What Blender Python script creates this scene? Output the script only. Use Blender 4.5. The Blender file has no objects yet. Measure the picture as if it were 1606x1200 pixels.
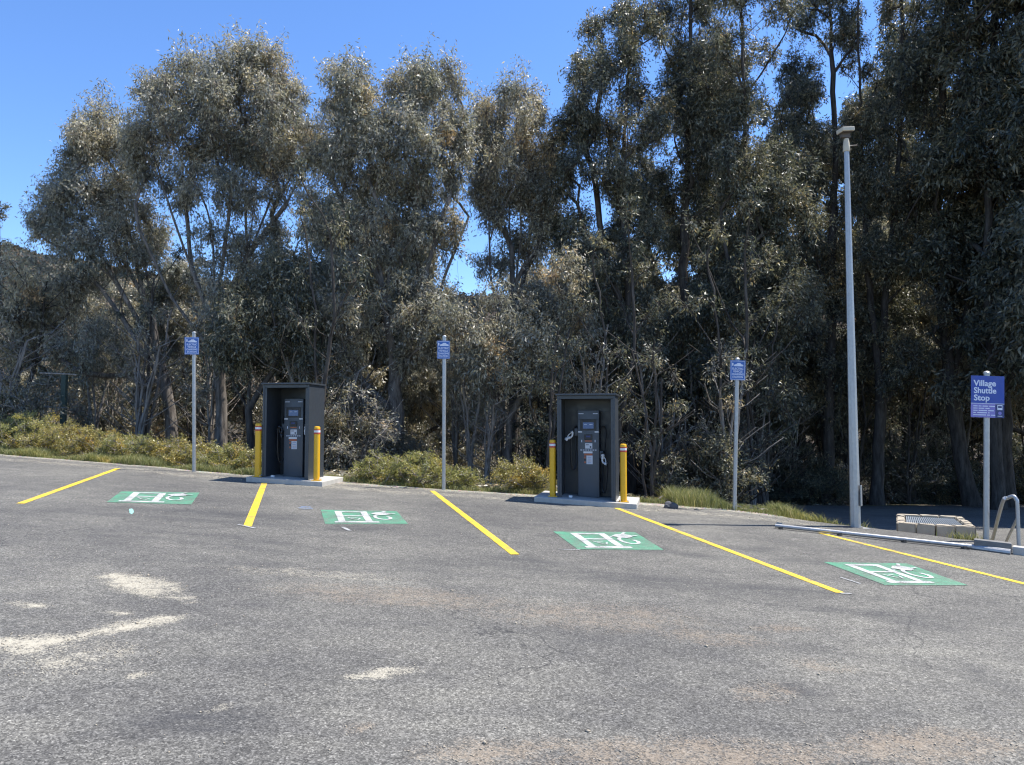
import bpy, bmesh, math, random
import numpy as np
from mathutils import Vector, Matrix
R = math.radians
C = bpy.context.scene
COL = C.collection
random.seed(7)
rng = np.random.default_rng(11)

# ------------------------------------------------------------------ camera
F = 1205.0; CX, CY, HZ = 803.0, 600.0, 665.0
PITCH = math.atan((HZ - CY) / F)
cam = bpy.data.cameras.new('camera'); cam_o = bpy.data.objects.new('camera', cam); COL.objects.link(cam_o)
cam.sensor_width = 36.0; cam.lens = F / 1606.0 * 36.0; cam.clip_end = 5000; cam.clip_start = 0.05
cam_o.location = (0, 0, 0); cam_o.rotation_euler = (math.pi / 2 + PITCH, 0, 0)
C.camera = cam_o
# ------------------------------------------------------------------ light
SUN = Vector((0.435, 0.105, 0.893)).normalized()
w = bpy.data.worlds.new('World'); C.world = w; w.use_nodes = True
nt = w.node_tree; nt.nodes.clear()
sky = nt.nodes.new('ShaderNodeTexSky'); sky.sky_type = 'NISHITA'; sky.sun_disc = False
sky.sun_elevation = math.asin(SUN.z); sky.sun_rotation = math.atan2(SUN.x, SUN.y)
sky.altitude = 1400; sky.air_density = 1.0; sky.dust_density = 0.3; sky.ozone_density = 3.5
bg = nt.nodes.new('ShaderNodeBackground'); bg.inputs['Strength'].default_value = 0.12
wo = nt.nodes.new('ShaderNodeOutputWorld')
hs = nt.nodes.new('ShaderNodeHueSaturation'); hs.inputs['Saturation'].default_value = 1.15; hs.inputs['Hue'].default_value = .506; hs.inputs['Value'].default_value = 1.12
nt.links.new(sky.outputs[0], hs.inputs['Color']); nt.links.new(hs.outputs[0], bg.inputs[0]); nt.links.new(bg.outputs[0], wo.inputs[0])
sl = bpy.data.lights.new('sun', 'SUN'); sl.energy = 4.2; sl.angle = R(0.5); sl.color = (1.0, 0.955, 0.89)
so = bpy.data.objects.new('sun', sl); COL.objects.link(so); so.location = (10, 5, 30)
so.rotation_euler = SUN.to_track_quat('Z', 'Y').to_euler()
C.view_settings.view_transform = 'Standard'; C.view_settings.look = 'None'
C.view_settings.gamma = 1; C.view_settings.exposure = 1.05

# ------------------------------------------------------------------ ground maths
A_, B_, H_ = -0.05, 0.0224, 1.7
def ray(px, py):
    u = (px - CX) / F; v = -(py - CY) / F
    return (u, math.cos(PITCH) - v * math.sin(PITCH), math.sin(PITCH) + v * math.cos(PITCH))
def G(px, py):                       # point of the parking plane seen there
    d = ray(px, py); t = -H_ / (d[2] - A_ * d[0] - B_ * d[1])
    return Vector(d) * t
def at(px, py, Y):                   # point at distance Y
    d = ray(px, py); return Vector(d) * (Y / d[1])
def plane(x, y): return A_ * x + B_ * y - H_
EX = [-60, -25, -11.65, -7.77, -6.69, -3.4, -1.36, 0.6, 2.6, 4.14, 5.3, 6.2, 7.24, 8.2, 14, 60]
EY = [40, 22.5, 17.75, 16.8, 16.35, 15.45, 15.15, 14.9, 14.5, 14.05, 13.15, 12.6, 11.8, 11.25, 8.0, -10]
def Ye(x): return np.interp(x, EX, EY)
def sstep(a, b, x):
    t = np.clip((x - a) / (b - a), 0, 1); return t * t * (3 - 2 * t)
def vnoise(x, y, seed=0):            # cheap smooth noise
    r = np.random.default_rng(seed); o = 0
    for k in range(6):
        a = r.uniform(0, 6.28); f = 2 ** (k * 0.6); ph = r.uniform(0, 6.28, 2)
        o = o + np.sin((x * math.cos(a) + y * math.sin(a)) * f + ph[0]) * np.cos((-x * math.sin(a) + y * math.cos(a)) * f * .8 + ph[1]) / (k + 1)
    return o
RIDX = [-1500, 0, 60, 300, 700, 900, 1100, 1300, 1370, 1606, 3000]
RIDY = [330, 388, 402, 448, 470, 468, 458, 440, 428, 430, 400]
def Hgt(x, y):
    x = np.asarray(x, float); y = np.asarray(y, float)
    xc = np.clip(x, -30, 30); ye = Ye(x); s = y - ye
    zp = plane(xc, np.minimum(y, ye)); zp = np.where(y < -20, plane(xc, -20.), zp)
    se = plane(xc, ye)
    sp = np.maximum(s, 0)
    left = se - 0.03 * np.minimum(sp, 7) - 0.24 * np.maximum(sp - 7, 0)
    T_ = -2.06 - 0.05 * np.clip(y - 12.5, -4, 14) - 0.3 * np.maximum(y - 26.5, 0); k3 = sstep(.06, .45, sp); terr = (se - .06) * (1 - k3) + T_ * k3
    mid = se - 0.5 * np.maximum(sp - 1.2, 0) * 0.6
    k = sstep(4.6, 6.0, x)
    base = np.where(s > 0, left * (1 - k) + terr * k, zp)
    k2 = sstep(2.0, 4.0, x) * (1 - k)
    base = np.where(s > 0, base * (1 - k2) + np.maximum(mid, left - 1.2) * k2, base)
    base = np.maximum(base, -16 + 0.8 * vnoise(x / 20, y / 20, 5))
    base = base + np.where(s > 0.5, 0.05 * vnoise(x, y, 3), 0)* (1 - k)
    yy = np.maximum(y, 30); px = np.clip(x / yy * F + CX, -1500, 3000)
    rz = (HZ - np.interp(px, RIDX, RIDY)) / F * 420
    hill = -16 + (rz + 16) * sstep(100, 430, y) + 2.2 * vnoise(x / 22, y / 22, 8) * sstep(120, 300, y)
    return np.where(y > 90, np.maximum(hill, base), base)
def hz(x, y): return float(Hgt(x, y))

# ------------------------------------------------------------------ materials
def mat(name, col=(.5, .5, .5), rough=.7, metal=0, spec=.5):
    m = bpy.data.materials.new(name); m.use_nodes = True
    b = m.node_tree.nodes['Principled BSDF']
    b.inputs['Base Color'].default_value = (*col, 1); b.inputs['Roughness'].default_value = rough
    b.inputs['Metallic'].default_value = metal; b.inputs['Specular IOR Level'].default_value = spec
    return m
class NB:
    def __init__(s, m): s.m = m; s.t = m.node_tree; s.b = s.t.nodes['Principled BSDF']; s.co = None
    def coord(s):
        if s.co is None: s.co = s.t.nodes.new('ShaderNodeTexCoord')
        return s.co.outputs['Object']
    def L(s, a, b): s.t.links.new(a, b)
    def noise(s, scale, detail=2, rough=.5, sc=None, dist=0):
        n = s.t.nodes.new('ShaderNodeTexNoise'); n.inputs['Scale'].default_value = scale
        n.inputs['Detail'].default_value = detail; n.inputs['Roughness'].default_value = rough; n.inputs['Distortion'].default_value = dist
        if sc:
            mp = s.t.nodes.new('ShaderNodeMapping'); mp.inputs['Scale'].default_value = sc
            s.L(s.coord(), mp.inputs[0]); s.L(mp.outputs[0], n.inputs['Vector'])
        else: s.L(s.coord(), n.inputs['Vector'])
        return n.outputs['Fac']
    def voro(s, scale, out='Color'):
        n = s.t.nodes.new('ShaderNodeTexVoronoi'); n.inputs['Scale'].default_value = scale
        s.L(s.coord(), n.inputs['Vector']); return n.outputs[out]
    def ramp(s, fac, stops):
        r = s.t.nodes.new('ShaderNodeValToRGB'); e = r.color_ramp.elements
        while len(e) < len(stops): e.new(.5)
        for k, (p, c) in enumerate(stops):
            e[k].position = p; e[k].color = (*(c if hasattr(c, '__len__') else (c, c, c)), 1)
        s.L(fac, r.inputs[0]); return r.outputs[0]
    def mix(s, fac, a, b, mode='MIX'):
        n = s.t.nodes.new('ShaderNodeMix'); n.data_type = 'RGBA'; n.blend_type = mode
        for v, i in ((fac, 0), (a, 6), (b, 7)):
            if hasattr(v, 'is_linked') or hasattr(v, 'links'): s.L(v, n.inputs[i])
            elif hasattr(v, '__len__'): n.inputs[i].default_value = (*v, 1)
            else:
                if i == 0: n.inputs[0].default_value = v
                else: n.inputs[i].default_value = (v, v, v, 1)
        return n.outputs[2]
    def math(s, op, a, b=0, c=None, clamp=False):
        n = s.t.nodes.new('ShaderNodeMath'); n.operation = op; n.use_clamp = clamp
        for k, v in enumerate((a, b, c)):
            if v is None: continue
            if hasattr(v, 'links'): s.L(v, n.inputs[k])
            else: n.inputs[k].default_value = v
        return n.outputs[0]
    def attr(s, name):
        n = s.t.nodes.new('ShaderNodeAttribute'); n.attribute_name = name; return n.outputs['Fac']
    def bump(s, h, strength=.3, dist=.01):
        n = s.t.nodes.new('ShaderNodeBump'); n.inputs['Strength'].default_value = strength; n.inputs['Distance'].default_value = dist
        s.L(h, n.inputs['Height']); s.L(n.outputs[0], s.b.inputs['Normal'])
    def base(s, c): s.L(c, s.b.inputs['Base Color'])
    def rgh(s, c): s.L(c, s.b.inputs['Roughness'])

def asphalt_nodes(n, light=1.0):
    v = n.voro(125); vv = n.voro(55)
    bw = n.t.nodes.new('ShaderNodeSeparateColor'); n.L(v, bw.inputs[0])
    bw2 = n.t.nodes.new('ShaderNodeSeparateColor'); n.L(vv, bw2.inputs[0])
    grain = n.ramp(bw.outputs[0], [(0, .055 * light), (.35, .097 * light), (.7, .138 * light), (.93, .19 * light), (1, .27 * light)])
    grain2 = n.ramp(bw2.outputs[1], [(0, .72), (.5, .97), (1, 1.28)])
    c = n.mix(1.0, grain, grain2, 'MULTIPLY')
    big = n.noise(.45, 5, .6); med = n.noise(2.2, 4, .65, sc=(1, 1.8, 1))
    c = n.mix(1.0, c, (1.045, 1.01, .91), 'MULTIPLY')
    c = n.mix(1.0, c, n.ramp(big, [(.3, (.72, .72, .74)), (.7, (1.26, 1.25, 1.2))]), 'MULTIPLY')
    c = n.mix(1.0, c, n.ramp(med, [(.3, (.80, .80, .82)), (.7, (1.17, 1.165, 1.14))]), 'MULTIPLY')
    return c, bw.outputs[0]
def make_asphalt():
    m = mat('asphalt', rough=.85, spec=.35); n = NB(m)
    c, g = asphalt_nodes(n)
    dark = n.attr('dark'); nd = n.noise(5, 4, .7, sc=(.5, 2, 1))
    md = n.math('MULTIPLY', dark, n.ramp(nd, [(.35, .35), (.65, 1.0)]))
    c = n.mix(n.math('MULTIPLY', md, .75), c, (.035, .036, .04))
    fine = n.noise(60, 3, .8); brk = n.noise(7, 6, .75)
    def patch(att, gain, wf):
        a = n.attr(att)
        t = n.math('ADD', n.math('MULTIPLY', n.math('SUBTRACT', brk, .5), 2.2), n.math('MULTIPLY', n.math('SUBTRACT', fine, .5), wf)); t = n.math('ADD', t, n.math('MULTIPLY', n.math('SUBTRACT', g, .5), .55))
        s = n.math('ADD', n.math('MULTIPLY', a, gain), t)
        return n.math('MULTIPLY', n.ramp(s, [(.30, 0.), (.95, 1.)]), n.ramp(a, [(0.02, 0.), (.35, 1.)]))
    c = n.mix(n.math('MULTIPLY', patch('tan', .9, 2.4), .55), c, (.30, .235, .165))
    vc = n.t.nodes.new('ShaderNodeTexVoronoi'); vc.feature = 'DISTANCE_TO_EDGE'; vc.inputs['Scale'].default_value = .33
    wv = n.t.nodes.new('ShaderNodeVectorMath'); wv.operation = 'ADD'; wn = n.t.nodes.new('ShaderNodeTexNoise'); wn.inputs['Scale'].default_value = 1.6; wn.inputs['Detail'].default_value = 6
    n.L(n.coord(), wn.inputs['Vector']); n.L(n.coord(), wv.inputs[0]); n.L(wn.outputs['Color'], wv.inputs[1]); n.L(wv.outputs[0], vc.inputs['Vector'])
    crack = n.math('MULTIPLY', n.ramp(vc.outputs['Distance'], [(0, 1.), (.0035, 0.)]), n.ramp(n.noise(.35, 2, .5), [(.5, 0.), (.56, .75)]))
    c = n.mix(crack, c, (.02, .02, .022))
    c = n.mix(n.math('MULTIPLY', patch('dust', .92, 1.7), .8), c, (.46, .42, .325))
    n.base(c)
    n.bump(n.math('ADD', g, n.math('MULTIPLY', fine, .6)), .55, .006)
    return m
M = {}
M['asphalt'] = make_asphalt()
def paint(name, col, thr=(.30, .42), wear=.9, fs=70):
    m = mat(name, rough=.6); n = NB(m)
    c, g = asphalt_nodes(n)
    f = n.math('ADD', n.math('MULTIPLY', n.noise(fs, 3, .8), .6), n.math('MULTIPLY', n.noise(4, 3, .6), .4))
    k = n.math('MULTIPLY', n.ramp(f, [(thr[0], 0.), (thr[1], 1.)]), wear)
    pc = n.mix(n.noise(14, 3), tuple(x * .88 for x in col), tuple(min(1, x * 1.1) for x in col))
    n.base(n.mix(k, c, pc)); n.bump(g, .4, .004); return m
M['yellow_line'] = paint('yellow_line', (.80, .53, .02), (.36, .52), .95)
M['green_paint'] = paint('green_paint', (.06, .31, .175), (.38, .60), .9)
M['white_paint'] = paint('white_paint', (.66, .68, .66), (.36, .60), .93)
M['faint_paint'] = paint('faint_paint', (.6, .62, .62), (.40, .55), .7)
M['cyan_paint'] = paint('cyan_paint', (.3, .62, .55), (.35, .5), .9)
M['blue_paint'] = paint('blue_paint', (.12, .28, .6), (.45, .6), .6)
def metalm(name, col, rough, metal, sc=8, sp=.25, bumpv=0):
    m = mat(name, col, rough, metal); n = NB(m)
    n.base(n.mix(n.noise(sc, 4, .6), tuple(x * (1 - sp) for x in col), tuple(min(1, x * (1 + sp)) for x in col)))
    n.rgh(n.ramp(n.noise(sc * 2, 3), [(.3, rough * .8), (.7, min(1, rough * 1.25))]))
    gk = n.math('MULTIPLY', n.ramp(n.noise(2.6, 6, .72, sc=(3, 3, .8)), [(.50, 0.), (.74, 1.)]), .38)
    sock = n.b.inputs['Base Color'].links[0].from_socket
    n.base(n.mix(gk, sock, tuple(x * .45 + .03 for x in col)))
    if bumpv: n.bump(n.noise(sc * 6, 3), bumpv, .003)
    return m
M['galv'] = metalm('galvanised_steel', (.40, .405, .405), .45, .7, 22, .2)
M['charcoal'] = metalm('charcoal_powdercoat', (.040, .048, .058), .36, .0, 5, .08)
M['cabinet'] = metalm('cabinet_grey', (.078, .090, .104), .45, .0, 6, .06)
M['black'] = metalm('black_plastic', (.012, .013, .016), .4, 0, 10, .1)
M['bollard'] = metalm('bollard_yellow', (.74, .40, .012), .36, 0, 4, .1)
M['red'] = metalm('band_red', (.50, .06, .03), .5, 0, 9, .1)
M['white'] = metalm('white_plastic', (.72, .73, .74), .45, 0, 9, .06)
M['sticker'] = metalm('sticker_white', (.62, .63, .66), .5, 0, 30, .12)
M['orange'] = metalm('sticker_orange', (.45, .12, .05), .5, 0, 30, .2)
M['signblue'] = metalm('sign_blue', (.035, .13, .42), .4, 0, 7, .06)
M['navy'] = metalm('sign_navy', (.012, .055, .33), .35, 0, 7, .05)
M['deepnavy'] = metalm('sign_deep_navy', (.012, .03, .15), .35, 0, 7, .05)
M['purple'] = metalm('sign_purple', (.21, .19, .50), .4, 0, 7, .06)
M['signtext'] = metalm('sign_white', (.68, .72, .82), .5, 0, 20, .05)
M['lampbeige'] = metalm('lamp_beige', (.55, .48, .36), .5, 0, 10, .1)
M['lampdark'] = metalm('lamp_dark', (.10, .08, .06), .6, 0, 10, .15)
M['conc'] = metalm('concrete', (.42, .40, .36), .85, 0, 9, .22, .4)
M['stone'] = metalm('sandstone', (.36, .31, .235), .9, 0, 7, .32, .8)
M['grate'] = metalm('grate_steel', (.30, .34, .38), .5, .5, 25, .3)
M['wood'] = metalm('weathered_wood', (.17, .165, .155), .85, 0, 14, .35, .7)
M['greenwood'] = metalm('green_treated_wood', (.035, .055, .045), .85, 0, 14, .35, .6)
M['rock'] = metalm('rock', (.09, .09, .095), .9, 0, 9, .4, .8)
m = mat('charger_screen', (.02, .04, .10), .2); b = m.node_tree.nodes['Principled BSDF']
b.inputs['Emission Color'].default_value = (.03, .10, .32, 1); b.inputs['Emission Strength'].default_value = .16; M['screen'] = m
def barkm(name, c1, c2):
    m = mat(name, rough=.9, spec=.2); n = NB(m)
    f = n.noise(3.2, 6, .7, sc=(3.2, 3.2, .55)); n.base(n.ramp(f, [(.32, c1), (.52, tuple((a + b) / 2 for a, b in zip(c1, c2))), (.7, c2)]))
    n.bump(f, .8, .04); return m
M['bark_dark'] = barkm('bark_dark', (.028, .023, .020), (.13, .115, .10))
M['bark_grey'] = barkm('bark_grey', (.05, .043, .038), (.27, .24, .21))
M['twig_pale'] = barkm('twig_pale', (.10, .085, .07), (.38, .34, .30))
def leafm(name, dark, midc, lightc, warm, trans=.22, rough=.38, spec=.6):
    m = mat(name, rough=rough, spec=spec); n = NB(m)
    a = n.attr('rnd'); b_ = n.attr('clump')
    c = n.ramp(a, [(0, dark), (.45, midc), (.88, lightc), (1, warm)])
    c = n.mix(1., c, n.ramp(b_, [(0, (.62, .68, .66)), (.5, (1, 1, .98)), (.85, (1.25, 1.16, .95)), (1, (1.5, 1.15, .8))]), 'MULTIPLY')
    n.base(c)
    tr = n.t.nodes.new('ShaderNodeBsdfTranslucent'); n.L(n.mix(1., c, (1.3, 1.27, .95), 'MULTIPLY'), tr.inputs[0])
    mx = n.t.nodes.new('ShaderNodeMixShader'); mx.inputs[0].default_value = trans
    n.L(n.b.outputs[0], mx.inputs[1]); n.L(tr.outputs[0], mx.inputs[2])
    n.L(mx.outputs[0], n.t.nodes['Material Output'].inputs[0]); return m
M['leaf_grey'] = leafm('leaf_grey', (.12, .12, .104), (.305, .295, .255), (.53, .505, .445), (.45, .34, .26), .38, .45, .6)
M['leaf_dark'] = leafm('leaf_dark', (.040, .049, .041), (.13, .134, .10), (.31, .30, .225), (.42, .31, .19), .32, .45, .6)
M['leaf_scrub'] = leafm('leaf_scrub', (.08, .08, .055), (.16, .15, .105), (.28, .255, .19), (.34, .28, .21), .22)
M['leaf_shrub'] = leafm('leaf_shrub', (.15, .16, .05), (.32, .32, .11), (.47, .43, .18), (.50, .38, .2), .36)
M['leaf_hedge'] = leafm('leaf_hedge', (.16, .15, .045), (.36, .315, .10), (.50, .42, .16), (.50, .32, .14), .36)
M['leaf_hill'] = leafm('leaf_hill', (.045, .04, .03), (.09, .075, .055), (.14, .115, .085), (.17, .13, .095), .1, .8, .1)
M['grass'] = leafm('grass', (.12, .14, .05), (.23, .245, .10), (.38, .35, .19), (.50, .42, .27), .35, .55, .3)
def hillm():
    m = mat('hill_ground', rough=.95, spec=.1); n = NB(m)
    f = n.noise(.06, 6, .7); g = n.noise(.6, 5, .75)
    c = n.ramp(g, [(.3, (.03, .028, .024)), (.5, (.075, .06, .046)), (.7, (.13, .105, .082))])
    c = n.mix(n.ramp(f, [(.48, 0.), (.66, .7)]), c, (.07, .085, .04)); 
    n.base(c); n.bump(g, 1, .6); return m
M['hill'] = hillm()
def dirtm():
    m = mat('leaf_litter', rough=.95, spec=.1); n = NB(m)
    g = n.noise(9, 6, .75); f = n.noise(.8, 4, .6); v = n.voro(34)
    c = n.ramp(g, [(.3, (.06, .05, .035)), (.5, (.15, .125, .09)), (.72, (.30, .26, .19))])
    c = n.mix(n.ramp(f, [(.45, 0.), (.6, .5)]), c, (.10, .12, .05))
    c = n.mix(n.math('MULTIPLY', n.attr('gravel'), n.ramp(g, [(.3, .4), (.6, 1.)])), c, (.42, .39, .33))
    c = n.mix(.35, c, v, 'OVERLAY')
    n.base(c); n.bump(g, 1, .04); return m
M['dirt'] = dirtm()

# ------------------------------------------------------------------ object helpers
def link(name, me, m, parent=None):
    o = bpy.data.objects.new(name, me); COL.objects.link(o)
    if m is not None: me.materials.append(m)
    if parent is not None: o.parent = parent
    return o
def tag(o, label=None, cat=None, group=None, kind=None):
    if label: o['label'] = label
    if cat: o['category'] = cat
    if group: o['group'] = group
    if kind: o['kind'] = kind
    return o
def empty(name, loc=(0, 0, 0), rz=0, label=None, cat=None, group=None):
    o = bpy.data.objects.new(name, None); COL.objects.link(o); o.location = loc; o.rotation_euler = (0, 0, rz)
    o.empty_display_size = .1
    return tag(o, label, cat, group)
def mesh_np(name, V, Q, smooth=False, attrs=None):
    """V (n,3), Q (m,k) index array"""
    me = bpy.data.meshes.new(name); V = np.asarray(V, np.float32); Q = np.asarray(Q, np.int32)
    m_, k = Q.shape
    me.vertices.add(len(V)); me.vertices.foreach_set('co', V.ravel())
    me.loops.add(m_ * k); me.loops.foreach_set('vertex_index', Q.ravel())
    me.polygons.add(m_); me.polygons.foreach_set('loop_start', np.arange(0, m_ * k, k, dtype=np.int32))
    try: me.polygons.foreach_set('loop_total', np.full(m_, k, np.int32))
    except Exception: pass
    if smooth: me.polygons.foreach_set('use_smooth', np.ones(m_, bool))
    me.update(calc_edges=True)
    for an, (dom, arr) in (attrs or {}).items():
        at_ = me.attributes.new(an, 'FLOAT', dom); at_.data.foreach_set('value', np.asarray(arr, np.float32))
    return me
class MB:
    def __init__(s): s.bm = bmesh.new()
    def box(s, c, d, rot=None, bev=0.0):
        r = bmesh.ops.create_cube(s.bm, size=1); vs = r['verts']
        Mx = Matrix.Translation(c) @ (rot if rot else Matrix()) @ Matrix.Diagonal((*d, 1))
        bmesh.ops.transform(s.bm, matrix=Mx, verts=vs)
        if bev:
            es = list({e for v in vs for e in v.link_edges})
            bmesh.ops.bevel(s.bm, geom=es, offset=bev, segments=2, affect='EDGES', profile=.6)
        return s
    def cyl(s, p0, p1, r0, r1=None, n=20, caps=True):
        p0 = Vector(p0); p1 = Vector(p1); r1 = r0 if r1 is None else r1
        d = p1 - p0; r = bmesh.ops.create_cone(s.bm, cap_ends=caps, segments=n, radius1=r0, radius2=r1, depth=d.length)
        Mx = Matrix.Translation((p0 + p1) / 2) @ d.to_track_quat('Z', 'Y').to_matrix().to_4x4()
        bmesh.ops.transform(s.bm, matrix=Mx, verts=r['verts']); return s
    def lathe(s, prof, n=24, c=(0, 0)):
        rings = []
        for r, z in prof:
            rings.append([s.bm.verts.new((c[0] + r * math.cos(2 * math.pi * k / n), c[1] + r * math.sin(2 * math.pi * k / n), z)) for k in range(n)])
        for a, b in zip(rings, rings[1:]):
            for k in range(n): s.bm.faces.new((a[k], a[(k + 1) % n], b[(k + 1) % n], b[k]))
        s.bm.faces.new(rings[-1]); s.bm.faces.new(list(reversed(rings[0]))); return s
    def poly(s, pts, thick=0, axis=Vector((0, 0, 1))):
        vs = [s.bm.verts.new(p) for p in pts]; f = s.bm.faces.new(vs)
        if thick:
            r = bmesh.ops.extrude_face_region(s.bm, geom=[f])
            bmesh.ops.translate(s.bm, verts=[v for v in r['geom'] if isinstance(v, bmesh.types.BMVert)], vec=axis * thick)
        return s
    def tube(s, pts, r, n=8):
        pts = [Vector(p) for p in pts]; rings = []; up = Vector((0, 0, 1)); prev = None
        for i, p in enumerate(pts):
            d = (pts[min(i + 1, len(pts) - 1)] - pts[max(i - 1, 0)]).normalized()
            a = prev if prev is not None else (d.orthogonal())
            a = (a - d * a.dot(d)).normalized(); prev = a; b_ = d.cross(a)
            rr = r[i] if hasattr(r, '__len__') else r
            rings.append([s.bm.verts.new(p + (a * math.cos(2 * math.pi * k / n) + b_ * math.sin(2 * math.pi * k / n)) * rr) for k in range(n)])
        for a, b in zip(rings, rings[1:]):
            for k in range(n): s.bm.faces.new((a[k], a[(k + 1) % n], b[(k + 1) % n], b[k]))
        s.bm.faces.new(rings[-1]); s.bm.faces.new(list(reversed(rings[0]))); return s
    def build(s, name, m, parent=None, smooth=False, mod=None):
        bmesh.ops.recalc_face_normals(s.bm, faces=s.bm.faces)
        if mod: 
            for v in s.bm.verts: v.co = mod(v.co)
        me = bpy.data.meshes.new(name); s.bm.to_mesh(me); s.bm.free()
        if smooth:
            me.polygons.foreach_set('use_smooth', [True] * len(me.polygons))
            try: me.set_sharp_from_angle(angle=R(35))
            except Exception: pass
        return link(name, me, m, parent)
def catmull(pts, n=8):
    pts = [Vector(p) for p in pts]; P = [pts[0]] + pts + [pts[-1]]; o = []
    for i in range(1, len(P) - 2):
        for k in range(n):
            t = k / n; a, b, c, d = P[i - 1], P[i], P[i + 1], P[i + 2]
            o.append(.5 * ((2 * b) + (c - a) * t + (2 * a - 5 * b + 4 * c - d) * t * t + (-a + 3 * b - 3 * c + d) * t ** 3))
    o.append(pts[-1]); return o
def text_mesh(txt, size, bold=0.0, align='LEFT'):
    cu = bpy.data.curves.new('t', 'FONT'); cu.body = txt; cu.size = size; cu.offset = bold; cu.align_x = align
    cu.extrude = .0015; cu.resolution_u = 3
    ob = bpy.data.objects.new('t', cu); COL.objects.link(ob)
    dg = bpy.context.evaluated_depsgraph_get(); me = bpy.data.meshes.new_from_object(ob.evaluated_get(dg))
    bpy.data.objects.remove(ob); bpy.data.curves.remove(cu); return me
def add_text(name, txt, size, loc, m, parent, bold=0., align='LEFT', width=None):
    me = text_mesh(txt, size, bold, align)
    if width:
        xs = [v.co.x for v in me.vertices]; k = width / (max(xs) - min(xs))
        for v in me.vertices: v.co.x *= k
    me.materials.clear()
    o = link(name, me, m, parent); o.location = loc; o.rotation_euler = (R(90), 0, 0); return o

# ------------------------------------------------------------------ setting
def axis_vals(segs):
    o = []
    for a, b, st in segs: o += list(np.arange(a, b, st))
    o.append(segs[-1][1]); return np.array(o)
gx = axis_vals([(-900, -200, 25), (-200, -50, 6), (-50, -20, 1.5), (-20, 20, .4), (20, 50, 1.5), (50, 200, 6), (200, 900, 25)])
gy = axis_vals([(-60, -5, 5), (-5, 10, 1), (10, 30, .3), (30, 60, 1.5), (60, 500, 6), (500, 1400, 60)])
XX, YY = np.meshgrid(gx, gy); ZZ = Hgt(XX, YY)
SS = YY - Ye(XX); ZZ = ZZ - np.where(SS < -0.15, .10, 0)
V = np.stack([XX, YY, ZZ], -1).reshape(-1, 3); nx, ny = len(gx), len(gy)
I = (np.arange(ny - 1)[:, None] * nx + np.arange(nx - 1)[None]).reshape(-1)
Q = np.stack([I, I + 1, I + nx + 1, I + nx], 1)
grav = np.exp(-(SS / .35) ** 2).reshape(-1)
me = mesh_np('ground', V, Q, True, {'gravel': ('POINT', grav)})
g = link('ground', me, M['dirt']); me.materials.append(M['hill'])
mi = np.zeros(len(Q), np.int32); mi[(V[Q[:, 0], 1] > 60)] = 1; me.polygons.foreach_set('material_index', mi)
tag(g, kind='structure')

# parking lot sheet, finely divided, with the places of dust and tyre marks as attributes
px_ = axis_vals([(-40, -14, 1.0), (-14, 12, .09), (12, 40, 1.0)]); tv = np.concatenate([np.linspace(0, .25, 8)[:-1], np.linspace(.25, 1, 230)])
PX = np.repeat(px_[None], len(tv), 0); ye = Ye(px_)[None] + .05 * vnoise(px_ * 2.2, px_ * 0 + 1, 4)[None] + .03 * vnoise(px_ * 9, px_ * 0 + 1, 6)[None]
PY = -18 + tv[:, None] * (ye + 18); PZ = A_ * np.clip(PX, -30, 30) + B_ * PY - H_
def ell(px, py, rx, ry, ang=0, p=2.):
    """soft ellipse seen at pixel px,py with pixel radii, laid on the ground"""
    c = G(px, py); ex = (G(px + rx * math.cos(ang), py + rx * math.sin(ang)) - c); ey = (G(px - ry * math.sin(ang), py + ry * math.cos(ang)) - c)
    det = ex.x * ey.y - ex.y * ey.x
    dx = PX - c.x; dy = PY - c.y
    a = (dx * ey.y - dy * ey.x) / det; b_ = (-dx * ex.y + dy * ex.x) / det
    return np.clip(1.05 - .85 * (a * a + b_ * b_) ** (p / 2), 0, 1)
dust = np.zeros_like(PX); tan = np.zeros_like(PX); dark = np.zeros_like(PX)
for e in [(225, 918, 72, 20, .12), (185, 905, 38, 9, 0), (50, 1008, 95, 15, -.08), (210, 980, 95, 10, -.17), (15, 1010, 60, 16, 0), (600, 1056, 70, 8, -.12),
          (45, 948, 34, 7, .1), (190, 960, 20, 5, .2), (420, 1024, 26, 4, 0), (213, 1060, 16, 9, 0), (350, 1108, 14, 9, 0), (290, 940, 40, 4, .1)]:
    dust = np.maximum(dust, ell(*e))
dust = np.maximum(dust, .45 * ell(120, 1030, 130, 34, -.1))
for e in [(1080, 1185, 330, 40, .02), (760, 1180, 130, 26, 0), (1450, 1170, 200, 40, 0), (560, 1140, 26, 12, 0)]: tan = np.maximum(tan, .75 * ell(*e))
for e in [(620, 935, 240, 22, .07), (870, 958, 130, 14, .03), (1230, 985, 60, 9, 0), (1120, 1000, 120, 15, .1), (1290, 1045, 70, 12, .1), (1200, 1085, 60, 22, 0)]: tan = np.maximum(tan, .55 * ell(*e))
dust = np.maximum(dust, .42 * ell(500, 900, 200, 9, .06)); tan = np.maximum(tan, .5 * ell(930, 965, 220, 30, .05))
ed = (ye - PY) + 9 * sstep(5.0, 5.8, PX); dust = np.maximum(dust, .6 * np.exp(-(ed / .28) ** 2)); dust = np.maximum(dust, .45 * np.exp(-((ed - .75) / .35) ** 2))
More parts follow.
